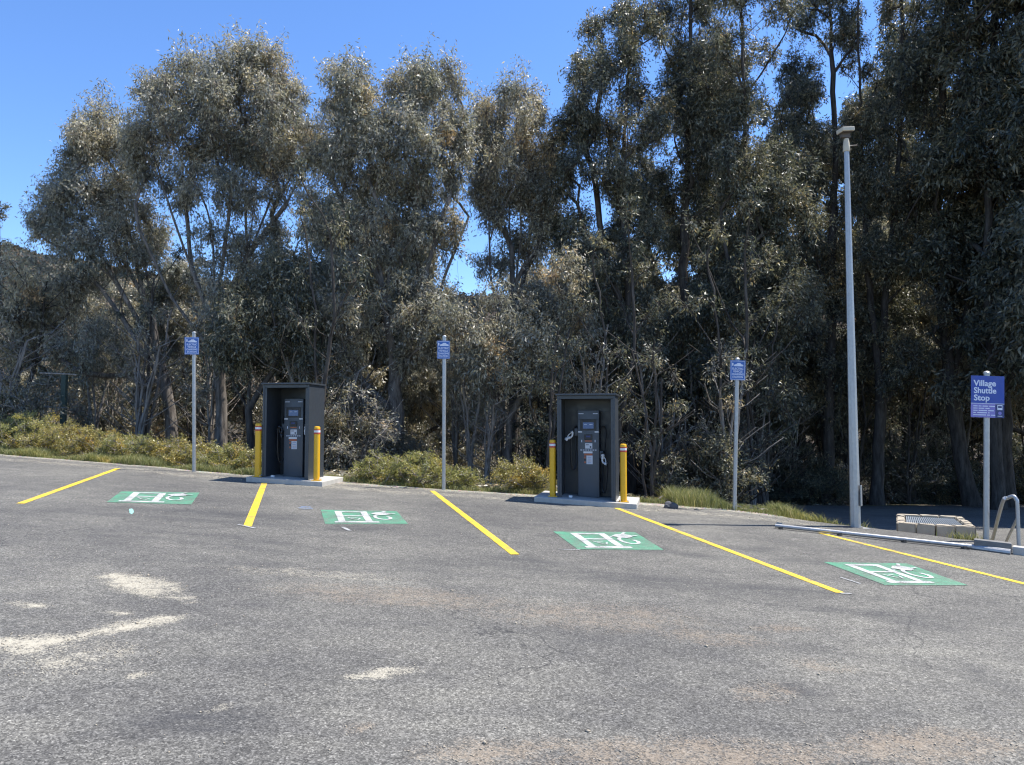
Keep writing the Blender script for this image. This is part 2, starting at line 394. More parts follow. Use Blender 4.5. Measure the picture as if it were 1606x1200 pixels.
for e in [(330, 805, 200, 7, .05), (300, 815, 260, 4, .06), (440, 812, 50, 9, 0), (560, 828, 60, 6, 0), (840, 880, 90, 4, .1), (1010, 860, 50, 10, .15), (1090, 870, 60, 6, .1), (1190, 862, 40, 6, 0), (1260, 880, 50, 7, .1),
          (900, 900, 330, 12, .09), (300, 1130, 170, 30, 0), (1250, 1080, 60, 10, .3), (1450, 850, 120, 9, .1), (1540, 1060, 50, 10, .4), (1440, 895, 60, 8, .1), (1210, 925, 200, 10, .08), (1350, 960, 160, 10, .08)]:
    dark = np.maximum(dark, .8 * ell(*e))
for (a, b, c_, wd_, st) in [((150, 830), (420, 836), (700, 905), .10, .55), ((130, 838), (430, 850), (740, 930), .10, .45), ((500, 880), (900, 880), (1260, 960), .12, .5), ((700, 900), (1050, 905), (1500, 990), .12, .45),
                            ((330, 800), (380, 812), (470, 816), .16, .7), ((980, 858), (1040, 862), (1100, 872), .18, .7), ((1150, 858), (1230, 872), (1330, 892), .14, .6), ((0, 880), (300, 870), (620, 900), .13, .4), ((900, 1010), (1300, 1000), (1606, 1080), .14, .35)]:
    q = np.array([[G(*p).x, G(*p).y] for p in (a, b, c_)]); best = np.full(PX.shape, 9.)
    for t_ in np.linspace(0, 1, 60):
        pt_ = (1 - t_) ** 2 * q[0] + 2 * t_ * (1 - t_) * q[1] + t_ * t_ * q[2]; best = np.minimum(best, np.hypot(PX - pt_[0], PY - pt_[1]))
    dark = np.maximum(dark, st * np.exp(-(best / wd_) ** 2))
V = np.stack([PX, PY, PZ], -1).reshape(-1, 3); nx, ny = PX.shape[1], PX.shape[0]
I = (np.arange(ny - 1)[:, None] * nx + np.arange(nx - 1)[None]).reshape(-1)
Q = np.stack([I, I + 1, I + nx + 1, I + nx], 1)
# skirt at the far edge
top = (ny - 1) * nx + np.arange(nx); V2 = V[top].copy(); V2[:, 2] -= .14; n0 = len(V); V = np.concatenate([V, V2])
Q = np.concatenate([Q, np.stack([top[:-1], top[1:], n0 + np.arange(1, nx), n0 + np.arange(nx - 1)], 1)])
def ext(a): a = a.reshape(-1); return np.concatenate([a, a[top]])
me = mesh_np('parking_lot', V, Q, False, {'dust': ('POINT', ext(dust)), 'tan': ('POINT', ext(tan)), 'dark': ('POINT', ext(dark))})
tag(link('parking_lot', me, M['asphalt']), kind='structure')

# lower road, a sheet 4 mm above the ground
lx = np.arange(5.9, 45, .5); ls = np.linspace(0, 1, 36)
LX, LS = np.meshgrid(lx, ls); LY = Ye(LX) + 1.3; LY = LY + (25.6 + .25 * np.sin(LX * .9) - LY) * LS; LZ = Hgt(LX, LY) + .012
nx, ny = LX.shape[1], LX.shape[0]; V = np.stack([LX, LY, LZ], -1).reshape(-1, 3)
I = (np.arange(ny - 1)[:, None] * nx + np.arange(nx - 1)[None]).reshape(-1)
me = mesh_np('lower_road', V, np.stack([I, I + 1, I + nx + 1, I + nx], 1), True, {a: ('POINT', np.zeros(len(V))) for a in ('dust', 'tan', 'dark')})
tag(link('lower_road', me, M['asphalt']), kind='structure')

# ------------------------------------------------------------------ painted markings
def onp(x, y, dz): return Vector((x, y, plane(x, y) + dz))
def strip(pts, wd, dz, sub=1):
    """a ribbon on the parking plane"""
    bm_v = []; pts = [Vector((p[0], p[1], 0)) for p in pts]; fs = []
    for i, p in enumerate(pts):
        d = (pts[min(i + 1, len(pts) - 1)] - pts[max(i - 1, 0)]).normalized(); n_ = Vector((-d.y, d.x, 0)) * wd / 2
        for q in (p - n_, p + n_): bm_v.append(onp(q.x, q.y, dz))
        if i: k = 2 * i; fs.append((k - 2, k - 1, k + 1, k))
    return bm_v, fs
def marks(name, parts, m, parent=None):
    V = []; Fs = []
    for v, f in parts:
        o = len(V); V += [tuple(x) for x in v]; Fs += [tuple(o + i for i in q) for q in f]
    me = bpy.data.meshes.new(name); me.from_pydata(V, [], Fs); me.update(); return link(name, me, m, parent)
LN = [((185, 735), (32, 790), 'yellow bay line at the far left of the row, left of every green symbol'),
      ((415, 757), (388, 826), 'short yellow bay line running from the left charger plinth'),
      ((678, 770), (808, 870), 'yellow bay line beside the middle blue sign pole'),
      ((967, 797), (1318, 930), 'long yellow bay line running from the right charger plinth'),
      ((1285, 836), (1700, 939), 'thin yellow bay line in front of the steel kerb pipe at the right')]
for a, b, lab in LN:
    p, q = G(*a), G(*b)
    tag(marks('parking_line', [strip([p, q], .105, .004)], M['yellow_line']), lab, 'painted line', 'yellow parking bay lines')
for (a, b, wd, lab) in [((373, 823), (400, 829), .04, 'faint white set-out tick across the end of the short yellow line'), ((876, 862), (910, 863), .03, 'faint white tick beside the near corner of the third green symbol'),
                   ((1318, 906), (1349, 916), .03, 'faint white tick left of the fourth green symbol'), ((1318, 931), (1336, 932), .04, 'faint white tick at the tip of the long yellow line'), ((537, 827), (549, 833), .05, 'small pale scratch mark below the second green symbol')]:
    tag(marks('chalk_mark', [strip([G(*a), G(*b)], wd, .006)], M['faint_paint']), lab, 'paint mark')
def blob(px, py, rx, ry, m, lab):
    c = G(px, py); pts = [G(px + rx * math.cos(t) * random.uniform(.7, 1.2), py + ry * math.sin(t) * random.uniform(.7, 1.2)) for t in np.linspace(0, 6.283, 15)[:-1]]
    v = [onp(p.x, p.y, .004) for p in pts]; tag(marks('paint_spot', [(v, [tuple(range(len(v)))])], m), lab, 'paint mark')
blob(206, 802, 4, 5, M['cyan_paint'], 'small mint paint spot below the first green symbol')
blob(480, 797, 12, 3, M['blue_paint'], 'faint blue paint smear between the short yellow line and the second green symbol')
BX = [([(190, 771), (313, 773), (300, 791.5), (167, 788)], 'green painted charging symbol farthest left, between the first two yellow lines'),
      ([(503, 800), (622, 802), (640, 822), (510, 822)], 'green painted charging symbol between the short yellow line and the middle sign pole'),
      ([(868, 834), (996, 835), (1041, 863), (906, 862)], 'green painted charging symbol in the bay in front of the right charger'),
      ([(1292, 882), (1422, 884), (1518, 918.5), (1388, 918)], 'green painted charging symbol nearest the camera at the right')]
for cs, lab in BX:
    P = [G(*c) for c in cs]                     # far left, far right, near right, near left
    def uv(u, v, P=P): 
        a = P[3].lerp(P[2], u); b_ = P[0].lerp(P[1], u); return a.lerp(b_, v)
    t = empty('charging_symbol', onp((P[0].x + P[2].x) / 2, (P[0].y + P[2].y) / 2, 0), 0, lab, 'road marking', 'green charging bay symbols')
    inv = -Vector(t.location)
    def sh(parts): return [([x + inv for x in v], f) for v, f in parts]
    n_ = 9; v = [onp(*uv(i / n_, j / n_).xy, .004) for j in range(n_ + 1) for i in range(n_ + 1)]
    f = [(j * (n_ + 1) + i, j * (n_ + 1) + i + 1, (j + 1) * (n_ + 1) + i + 1, (j + 1) * (n_ + 1) + i) for j in range(n_) for i in range(n_)]
    marks('green_panel', sh([(v, f)]), M['green_paint'], t)
    def bar(u0, v0, u1, v1, k): 
        q = [uv(u0, v0), uv(u1, v0), uv(u1, v1), uv(u0, v1)]; return ([onp(x.x, x.y, .008 + k) for x in q], [(0, 1, 2, 3)])
    pt = [bar(.17, .15, .255, .90, 0), bar(.50, .15, .585, .90, 0), bar(.255, .83, .50, .90, 0), bar(.255, .52, .50, .575, 0), bar(.12, .07, .66, .15, 0)]
    pt.append(strip([uv(.30, .42), uv(.36, .30), uv(.41, .24), uv(.45, .36)], .025, .0105)); pt.append(strip([uv(.34, .38), uv(.42, .40)], .02, .013))
    hose = [uv(.70, .64), uv(.655, .54), uv(.66, .40), uv(.72, .30), uv(.80, .30), uv(.84, .40), uv(.81, .50)]
    pt.append(strip(catmull([(p.x, p.y, 0) for p in hose], 5), .05, .0095))
    plug = [(.62, .72), (.69, .62), (.78, .60), (.86, .66), (.87, .76), (.80, .84), (.70, .82)]
    q = [uv(*a) for a in plug]; pt.append(([onp(x.x, x.y, .0125) for x in q], [tuple(range(len(q)))]))
    pt.append(strip([uv(.85, .71), uv(.94, .73)], .04, .0145)); pt.append(strip([uv(.78, .82), uv(.84, .92)], .04, .0155)); pt.append(strip([uv(.60, .66), uv(.585, .62)], .03, .0165))
    marks('white_symbol', sh(pt), M['white_paint'], t)

# ------------------------------------------------------------------ charging stations
def slope_mod(kx, ky): return lambda co: Vector((co.x, co.y, co.z + kx * co.x + ky * co.y))
def station(cx_, cy_, yaw, wd, dp, ht, labs, guns, slabx):
    gz = plane(cx_, cy_)                                   # front centre, on the plane
    c_, s_ = math.cos(yaw), math.sin(yaw)
    kx = A_ * c_ + B_ * s_; ky = -A_ * s_ + B_ * c_; sm = slope_mod(kx, ky); TS = .09
    # plinth
    t = empty('concrete_plinth', (cx_, cy_, gz), yaw, labs[0], 'concrete plinth', 'concrete plinths under the chargers')
    b = MB(); x0, x1, y0, y1 = slabx
    b.box(((x0 + x1) / 2, (y0 + y1) / 2, TS / 2 - .05), (x1 - x0, y1 - y0, TS + .1), bev=.012); b.build('slab', M['conc'], t, mod=sm)
    b = MB(); b.box((x1 - .2, y0 + .18, TS - .03), (.16, .02, .05)); 
    # shelter
    t = empty('charger_shelter', (cx_, cy_, gz), yaw, labs[1], 'charger shelter', 'charger shelters')
    th = .035; flo = lambda co: Vector((co.x, co.y, co.z + (kx * co.x + ky * co.y) * max(0, 1 - (co.z - TS) / (ht - TS))))
    for sx in (-1, 1):
        b = MB(); b.box((sx * (wd / 2 - th / 2), dp / 2, (TS + ht) / 2), (th, dp, ht - TS), bev=.004)
        b.build('side_panel', M['charcoal'], t, mod=flo)
    b = MB(); b.box((0, dp - .02, (TS + ht) / 2 - .003), (wd - 2 * th - .004, .03, ht - TS - .01)); b.build('back_panel', M['charcoal'], t, mod=flo)
    b = MB(); b.box((0, dp / 2 - .01, ht + .02), (wd + .05, dp + .06, .034), bev=.006); b.build('roof', M['charcoal'], t)
    b = MB(); b.box((0, .02, ht - .03), (wd - 2 * th - .004, .025, .055)); b.build('front_lip', M['charcoal'], t)
    for sx in (-1, 1):
        b = MB(); b.box((sx * (wd / 2 - th - .022), .02, (TS + ht) / 2 - .03), (.042, .022, ht - TS - .075)); b.build('front_flange', M['charcoal'], t, mod=flo)
    b = MB(); b.box((-.3, .12, TS + .02), (.06, .05, .035)); b.build('floor_bracket', M['white'], t, mod=flo)
    # charger
    hc = ht - .26; wc = .40; dc = .36; yb = dp - .05 - dc
    t = empty('ev_charger', (cx_ + 0.0, cy_, gz), yaw, labs[2], 'ev charger', 'electric vehicle chargers')
    z0 = TS + kx * 0 + ky * yb
    def bx(name, x, z, w_, h_, m, par, dep=.008, off=0., bev=0.): return MB().box((x, yb - dep / 2 - off, z), (w_, dep, h_), bev=bev).build(name, m, par)
    b = MB(); b.box((0, yb + dc / 2, (z0 + hc) / 2), (wc, dc, hc - z0), bev=.02); cab = b.build('cabinet', M['cabinet'], t, smooth=True)
    bx('top_seam', 0, hc - .17, wc - .03, .006, M['black'], cab, .003)
    bz = bx('screen_surround', 0, hc - .275, .30, .20, M['black'], t, .01, 0, .004)
    bx('screen', .0, hc - .285, .20, .115, M['screen'], bz, .004, .011)
    for k, (x, w_) in enumerate([(-.05, .05), (.05, .06)]): bx('screen_text', x, hc - .265, w_, .008, M['signtext'], bz, .001, .0155)
    for x in (-.135, .135): bx('brand_strip', x, hc - .065, .095, .012, M['signtext'], t, .003)
    for x in (-.155, .155): bx('indicator_light', x, hc - .405, .075, .022, M['white'], t, .006)
    rd = bx('card_reader', 0, hc - .50, .15, .10, M['black'], t, .022, 0, .005); bx('reader_window', 0, hc - .49, .08, .03, M['deepnavy'], rd, .003, .0225)
    bx('orange_label', 0, hc - .575, .13, .02, M['orange'], t, .002)
    ns = bx('notice_sticker', .005, hc - .665, .135, .10, M['sticker'], t, .002)
    bx('notice_print', -.02, hc - .645, .06, .012, M['black'], ns, .001, .0022); bx('notice_print', .04, hc - .685, .025, .03, M['black'], ns, .001, .0022)
    for x in (-.125, .125): bx('socket_number', x, hc - .575, .014, .045, M['signtext'], t, .002)
    for k in range(7): bx('web_address_letters', -.135 + k * .045, hc - .742, .03, .014, M['signtext'], t, .002)
    bx('warning_header', -.01, hc - .785, .17, .035, M['white'], t, .002); bx('warning_band', -.005, hc - .825, .155, .035, M['orange'], t, .002)
    ms = bx('instruction_sticker', .02, hc - .925, .115, .16, M['sticker'], t, .002)
    for k in range(4): bx('instruction_print', .02, hc - .875 - k * .035, .07, .006, M['signblue'] if k != 2 else M['orange'], ms, .001, .0022)
    for k in range(3): bx('safety_pictogram', -.065, hc - .88 - k * .045, .03, .03, M['black'] if k % 2 else M['orange'], t, .002)
    # cables and connectors
    for sx, gx_, gz_, ang, bright in guns:
        hs = MB(); hs.box((sx * (wc / 2 + .035), yb + .10, gz_ + .08), (.07, .10, .14), bev=.012); hs.build('holster', M['cabinet'], t, smooth=True)
        rt = Matrix.Translation((gx_, yb + .0, gz_)) @ Matrix.Rotation(ang, 4, 'Y')
        gm = MB()
        pts = [Vector(p) for p in [(0, 0, .095), (.0, 0, .05), (-.028, 0, .0), (-.03, 0, -.05), (.0, 0, -.085), (.035, -.01, -.10)]]
        gm.tube(catmull(pts, 4), [.034] * 4 + [.026] * 4 + [.017] * 4 + [.018] * 4 + [.026] * 4 + [.034], 10)
        gm.tube([(.012, 0, .04), (.028, 0, .0), (.026, 0, -.05), (.008, 0, -.08)], .010, 8)
        gun = gm.build('connector', M['white'] if bright else M['black'], t, smooth=True); gun.matrix_local = rt
        MB().cyl((0, 0, .09), (0, 0, .125), .030, .027, 14).build('connector_face', M['black'], gun, smooth=True)
        tail = rt @ Vector((.035, -.01, -.10))
        xs = sx * (wc / 2 + .03)
        lp = [tail, tail + Vector((sx * .01, .02, -.10)), Vector((sx * .33, yb + .02, gz_ - .42)), Vector((sx * .30, yb + .05, gz_ - .62)), Vector((sx * .24, yb + .1, gz_ - .5)),
              Vector((sx * .27, yb + .16, gz_)), Vector((sx * .31, yb + .2, hc - .42)), Vector((sx * .26, yb + .2, hc - .30)), Vector((xs * .8, yb + .2, hc - .36))]
        MB().tube(catmull(lp, 8), .014, 8).build('charging_cable', M['black'], t, smooth=True)
    return gz
p1 = (G(413, 749) + G(488, 752)) / 2
station(-4.40, 14.95, R(-8), .95, .78, 1.91,
        ('concrete plinth under the left charger shelter, bright at its right end', 'charcoal metal shelter at the left with its sunlit right side showing', 'grey charger inside the left shelter, one white connector on its right side'),
        [(1, .27, 1.0, R(-8), True), (-1, -.27, 1.0, R(170), False)], (-.72, .82, -.15, .98))
p2 = (G(874, 779) + G(963, 786)) / 2
station(1.345, 14.0, R(-12), 1.06, .80, 1.97,
        ('concrete plinth under the right charger shelter, touched by the long yellow line', 'charcoal metal shelter at the right, its open front facing the camera', 'grey charger inside the right shelter with white connectors on both sides'),
        [(1, .285, .80, R(-14), True), (-1, -.36, 1.22, R(225), True)], (-.93, .91, -.17, .98))

def bollard(px, py, label, h=1.04, Y=None):
    p = G(px, py); 
    if Y: p = Vector(((px - CX) / F * Y, Y, plane((px - CX) / F * Y, Y)))
    z = p.z + .09
    t = empty('safety_bollard', (p.x, p.y, z), 0, label, 'bollard', 'yellow bollards at the chargers')
    r = .058
    MB().lathe([(r, .012), (r, h - .145)], 28).build('post', M['bollard'], t, smooth=True)
    MB().lathe([(r + .003, h - .145), (r + .003, h - .115)], 28).build('red_band', M['red'], t, smooth=True)
    MB().lathe([(r + .003, h - .115), (r + .003, h - .075)], 28).build('white_band', M['white'], t, smooth=True)
    MB().lathe([(r + .003, h - .075), (r + .003, h - .055)], 28).build('red_band', M['red'], t, smooth=True)
    MB().lathe([(r, h - .055), (r, h - .02), (r * .9, h - .008), (r * .6, h), (.001, h + .002)], 28).build('cap', M['bollard'], t, smooth=True)
    b = MB(); b.box((0, 0, .006), (.17, .17, .012), bev=.003); bp = b.build('base_plate', M['bollard'], t)
    for sx in (-1, 1):
        for sy in (-1, 1): MB().cyl((sx * .068, sy * .068, .012), (sx * .068, sy * .068, .035), .009, n=6).build('bolt', M['galv'], bp)
bollard(406, 748, 'yellow bollard at the left side of the left charger shelter', Y=15.0)
bollard(498, 751, 'yellow bollard in front of the sunlit side of the left shelter', Y=14.87)
bollard(866.5, 781, 'yellow bollard at the left side of the right charger shelter', Y=14.2)
bollard(977, 784, 'yellow bollard at the right side of the right charger shelter', Y=13.9)

# ------------------------------------------------------------------ signs
def car_icon(parent, x, z, w_, y, m):
    pts = [(-.5, -.12), (-.5, .03), (-.40, .08), (-.28, .10), (-.14, .24), (.16, .24), (.30, .10), (.46, .06), (.5, -.02), (.5, -.12)]
    MB().poly([(x + a * w_, y, z + b_ * w_) for a, b_ in pts], .002, Vector((0, -1, 0))).build('car_symbol', m, parent)
def ev_sign(base, ztop, lab, zc, tilt=0., wd=.285, hh=.365, dx=0., lean=0.):
    t = empty('charging_sign', base, tilt, lab, 'sign post', 'blue charging signs on steel poles')
    t.rotation_euler = (0, R(lean), tilt); h = ztop - base.z; r = .038
    MB().lathe([(r, -.02), (r, h - .03)], 20).build('pole', M['galv'], t, smooth=True)
    MB().lathe([(r + .006, h - .03), (r + .006, h - .008), (r * .7, h + .01), (.002, h + .016)], 20).build('pole_cap', M['galv'], t, smooth=True)
    zz = zc - base.z; y = -r - .012
    pn = MB(); pn.box((dx, y, zz), (wd, .004, hh), bev=.001); pan = pn.build('sign_panel', M['signblue'], t)
    bd = MB(); e = .007; iw = wd - .03; ih = hh - .03
    for sx in (-1, 1): bd.box((dx + sx * iw / 2, y - .0035, zz), (e, .0015, ih - e)); bd.box((dx, y - .0035, zz + sx * ih / 2), (iw + e, .0015, e))
    bd.build('border', M['signtext'], pan)
    for k, z_ in enumerate((.13, -.12)):
        MB().box((dx, y + .012, zz + z_), (.12, .018, .03)).build('clamp', M['galv'], pan)
    car_icon(pan, dx + .015, zz + .095, .17, y - .0025, M['signtext'])
    MB().box((dx - .095, y - .0035, zz + .11), (.025, .002, .05)).build('charging_post_symbol', M['signtext'], pan)
    for k, s in enumerate(['ELECTRIC', 'VEHICLE', 'CHARGING', 'STATION']):
        add_text('lettering', s, .052, (dx, y - .0035, zz + .012 - k * .052), M['signtext'], pan, .0012, 'CENTER', width=[.20, .17, .215, .19][k])
b0 = G(303, 740); b0 = Vector((b0.x, b0.y + .05, hz(b0.x, b0.y + .05) - .02))
ev_sign(b0, at(305, 521, b0.y).z, 'blue charging sign on the pole left of the left charger shelter', at(301, 543, b0.y).z, R(16), dx=-.04, lean=-1.2)
b1 = G(695.5, 768); b1 = Vector((b1.x, b1.y + .05, hz(b1.x, b1.y + .05) - .02))
ev_sign(b1, at(695, 527, b1.y).z, 'blue charging sign on the pole between the two charger shelters', at(694, 549, b1.y).z, R(4), .25, .36, dx=-.015)
b2 = G(1155.5, 801); b2 = Vector((b2.x, b2.y + .15, hz(b2.x, b2.y + .15) - .02))
ev_sign(b2, at(1157, 562, b2.y).z, 'blue charging sign on the pole right of the right charger shelter', at(1157, 581, b2.y).z, R(-4), .28, .37, dx=0, lean=2.0)

bs = G(1551.5, 851); bs = Vector((bs.x, bs.y + .08, hz(bs.x, bs.y + .08) - .02))
t = empty('shuttle_stop_sign', bs, R(-3), 'tall blue and purple shuttle stop sign beside the steel handrail', 'bus stop sign')
t.rotation_euler = (0, R(2.0), R(-3)); ht = at(1549, 583, bs.y).z - bs.z; r = .042
MB().lathe([(r, -.1), (r, ht - .03)], 20).build('pole', M['galv'], t, smooth=True)
MB().lathe([(r + .007, ht - .04), (r + .007, ht - .01), (r * .7, ht + .008), (.002, ht + .014)], 20).build('pole_cap', M['galv'], t, smooth=True)
zt = at(1549, 590, bs.y).z - bs.z; zb = at(1549, 655, bs.y).z - bs.z; W = 50.5 / F * bs.y; y = -r - .015; hh = zt - zb; zm = zb + hh * .335
x0 = -.265; x1 = x0 + W
pan = MB().box(((x0 + x1) / 2, y, (zm + zt) / 2), (W, .005, zt - zm), bev=.001).build('upper_panel', M['navy'], t)
low = MB().box((x0 + W * .365, y, (zb + zm) / 2 - .001), (W * .73, .005, zm - zb - .004)).build('timetable_panel', M['purple'], t)
ico = MB().box((x0 + W * .866, y, (zb + zm) / 2 - .001), (W * .262, .005, zm - zb - .004)).build('symbol_panel', M['deepnavy'], t)
MB().box(((x0 + x1) / 2, y - .003, zm), (W, .002, .008)).build('divider', M['signtext'], t)
for k, s in enumerate(['Village', 'Shuttle', 'Stop']):
    add_text('lettering', s, .125, (x0 + .04, y - .004, zt - .155 - k * .112), M['signtext'], pan, .0030, 'LEFT', width=[.335, .335, .235][k])
random.seed(3)
for k, words in enumerate([(3, 2, 4, 4), (3, 4, 3), (3, 6, 4), (2, 7, 1), (9, 2, 3)]):
    xx = x0 + .035; zz = zm - .04 - k * .034
    for w_ in words:
        MB().box((xx + w_ * .0105, y - .0035, zz), (w_ * .021, .001, .013)).build('small_print', M['signtext'], low); xx += w_ * .021 + .016
xc = x0 + W * .866; zc = zm - .055
MB().box((xc, y - .0035, zc), (.075, .001, .075), bev=0).build('bus_symbol', M['signtext'], ico)
MB().box((xc, y - .0048, zc + .008), (.055, .001, .03)).build('bus_window', M['deepnavy'], ico)
MB().cyl((xc, y - .003, zc - .088), (xc, y - .005, zc - .088), .026, n=18).build('round_symbol', M['purple'], ico)
MB().box((xc, y - .0035, zc - .132), (.07, .001, .008)).build('symbol_bar', M['signtext'], ico)
for z_ in (zt - .06, zb + .05): MB().box((0, y + .014, z_), (.14, .02, .035)).build('clamp', M['galv'], pan)

# lamp post
lp = G(1346, 828); lp = Vector((lp.x, lp.y + .1, hz(lp.x, lp.y + .1) - .03))
t = empty('lamp_post', lp, R(10), 'tall tapered steel lamp post standing in the grass verge, far taller than the signs', 'lamp post')
htop = at(1331, 236, lp.y).z - lp.z
b = MB(); b.cyl((0, 0, -.1), (0, 0, htop), .086, .042, 8); b.build('pole', M['galv'], t)
b = MB(); b.box((0, 0, .012), (.34, .34, .024), bev=.004); b.build('base_plate', M['galv'], t)
b = MB(); b.box((.068, -.075, .55), (.07, .012, .34), bev=.004, rot=Matrix.Rotation(R(40), 4, 'Z')); b.build('access_door', M['galv'], t)
b = MB(); b.lathe([(.054, htop - .02), (.058, htop), (.055, htop + .08), (.04, htop + .2)], 16); b.build('collar', M['lampbeige'], t, smooth=True)
b = MB(); b.box((-.02, 0, htop + .26), (.16, .07, .10), bev=.01); b.build('bracket', M['lampdark'], t); MB().cyl((.05, 0, htop + .08), (.20, 0, htop + .10), .012, n=8).build('sensor_arm', M['lampdark'], t)
hd = MB(); rt = Matrix.Rotation(R(-6), 4, 'Y'); hd.box((-.03, -.03, htop + .33), (.22, .20, .07), rot=rt, bev=.012); head = hd.build('lamp_head', M['lampbeige'], t)
hd = MB(); hd.box((-.03, -.03, htop + .292), (.18, .16, .012), rot=rt); hd.build('lamp_lens', M['lampdark'], head)
hd = MB()
for k in range(6): hd.box((-.12 + k * .034, -.03, htop + .372), (.012, .16, .03), rot=rt)
hd.build('cooling_fins', M['lampdark'], head)

# stone edged pit box with steel grate
zt = -1.665; cs = []
for px, py in ((1406, 819.5), (1531, 826), (1509, 810.5), (1406.5, 805.5)):
    d = ray(px, py); k = zt / d[2]; cs.append(Vector((d[0] * k, d[1] * k, zt)))
cen = sum(cs, Vector()) / 4; zb = hz(cen.x, cen.y) - .1
t = empty('stone_drain_box', (cen.x, cen.y, zb + .1), 0, 'low sandstone box with a sloping steel grate on top behind the kerb pipe', 'drain box')
off = Vector(t.location)
def inset(k): return [c.lerp(cen, k) for c in cs]
inn = inset(.24)
for i in range(4):
    a, b_, c_, d_ = cs[i], cs[(i + 1) % 4], inn[(i + 1) % 4], inn[i]
    L_ = (b_ - a).length; nseg = max(2, int(round(L_ / .32)))
    for s in range(nseg):
        g0 = .008 / L_; u0, u1 = s / nseg + g0, (s + 1) / nseg - g0
        q = [a.lerp(b_, u0), a.lerp(b_, u1), d_.lerp(c_, u1), d_.lerp(c_, u0)]
        mb = MB(); dz = random.uniform(-.012, .012)
        tp = [v - off + Vector((0, 0, dz)) for v in q]; bt = [Vector((v.x, v.y, zb - off.z)) for v in tp]
        vs = [mb.bm.verts.new(v) for v in tp + bt]
        for f in ((0, 1, 2, 3), (7, 6, 5, 4), (0, 4, 5, 1), (1, 5, 6, 2), (2, 6, 7, 3), (3, 7, 4, 0)): mb.bm.faces.new([vs[k] for k in f])
        bmesh.ops.bevel(mb.bm, geom=list(mb.bm.edges), offset=.014, segments=2, affect='EDGES')
        bmesh.ops.subdivide_edges(mb.bm, edges=list(mb.bm.edges), cuts=2, use_grid_fill=True)
        for v in mb.bm.verts: v.co += Vector([random.uniform(-.005, .005) for _ in range(3)])
        mb.build('stone_block', M['stone'], t)
mb = MB(); g2 = inset(.26); L0 = (g2[1] - g2[0]).length
for k in range(26):
    u = (k + .5) / 26; p, q = g2[0].lerp(g2[1], u) - off, g2[3].lerp(g2[2], u) - off; p.z -= .03; q.z -= .03
    mb.cyl(p, q, .011, n=6)
for k in range(5):
    v_ = (k + .5) / 5; p, q = g2[0].lerp(g2[3], v_) - off, g2[1].lerp(g2[2], v_) - off; p.z -= .045; q.z -= .045; mb.cyl(p, q, .010, n=6)
mb.build('grate', M['grate'], t)

# kerb pipe, sleeper log, kerb block, handrail
def gp(px, py, dz): p = G(px, py); return Vector((p.x, p.y, p.z + dz))
a, b_ = gp(1216, 829, .0), gp(1522, 862, .0)
t = empty('steel_kerb_pipe', a, 0, 'long pale steel pipe lying along the parking edge below the stone box', 'kerb pipe')
up = Vector((0, 0, .045)); MB().tube([up, (b_ - a) * .5 + up, b_ - a + up], .030, 14).build('pipe', M['galv'], t, smooth=True)
for k in (.03, .35, .68, .97):
    MB().box((b_ - a) * k + Vector((0, .0, -.0)), (.04, .09, .085)).build('bracket', M['lampdark'], t)
a, b_ = gp(1528, 861, .0), gp(1587, 868, .0)
t = empty('timber_sleeper', a, math.atan2((b_ - a).y, (b_ - a).x), 'short grey timber sleeper in front of the shuttle stop sign pole', 'timber sleeper')
L_ = (b_ - a).length; MB().box((L_ / 2, 0, .10 - .02), (L_, .15, .13), bev=.015).build('timber', M['wood'], t, mod=lambda c: Vector((c.x, c.y, c.z + (b_ - a).z / L_ * c.x)))
MB().tube([(-.10, -.02, .03), (L_ * .96, -.13, .03 + (b_ - a).z)], .045, 10).build('pipe_stub', M['galv'], t, smooth=True)
a, b_ = gp(1588, 869, 0), gp(1720, 886, 0)
t = empty('concrete_kerb', a, math.atan2((b_ - a).y, (b_ - a).x), 'pale concrete kerb at the foot of the handrail', 'kerb'); L_ = (b_ - a).length
MB().box((L_ / 2, .05, .03), (L_, .16, .16), bev=.02).build('kerb_block', M['conc'], t, mod=lambda c: Vector((c.x, c.y, c.z + (b_ - a).z / L_ * c.x)))
foot = gp(1598, 862, 0); t = empty('steel_handrail', foot, 0, 'bent galvanised handrail beside the shuttle stop sign', 'handrail')
Y0 = foot.y; top1 = at(1594, 779, Y0) - foot; e1 = at(1557, 846, Y0 + 1.4) - foot; e1b = at(1574, 858, Y0 + 1.0) - foot; mid = at(1596, 812, Y0) - foot
bend = [Vector((0, 0, -.2)), Vector((0, 0, top1.z - .14)), Vector((-.004, .015, top1.z - .05)), Vector((-.02, .05, top1.z)), Vector((-.06, .13, top1.z - .035)), Vector((-.09, .2, top1.z - .11)).lerp(e1, .0), e1]
MB().tube(catmull(bend, 6), .026, 12).build('rail', M['galv'], t, smooth=True)
MB().tube([mid, e1b], .020, 10).build('lower_rail', M['galv'], t, smooth=True)

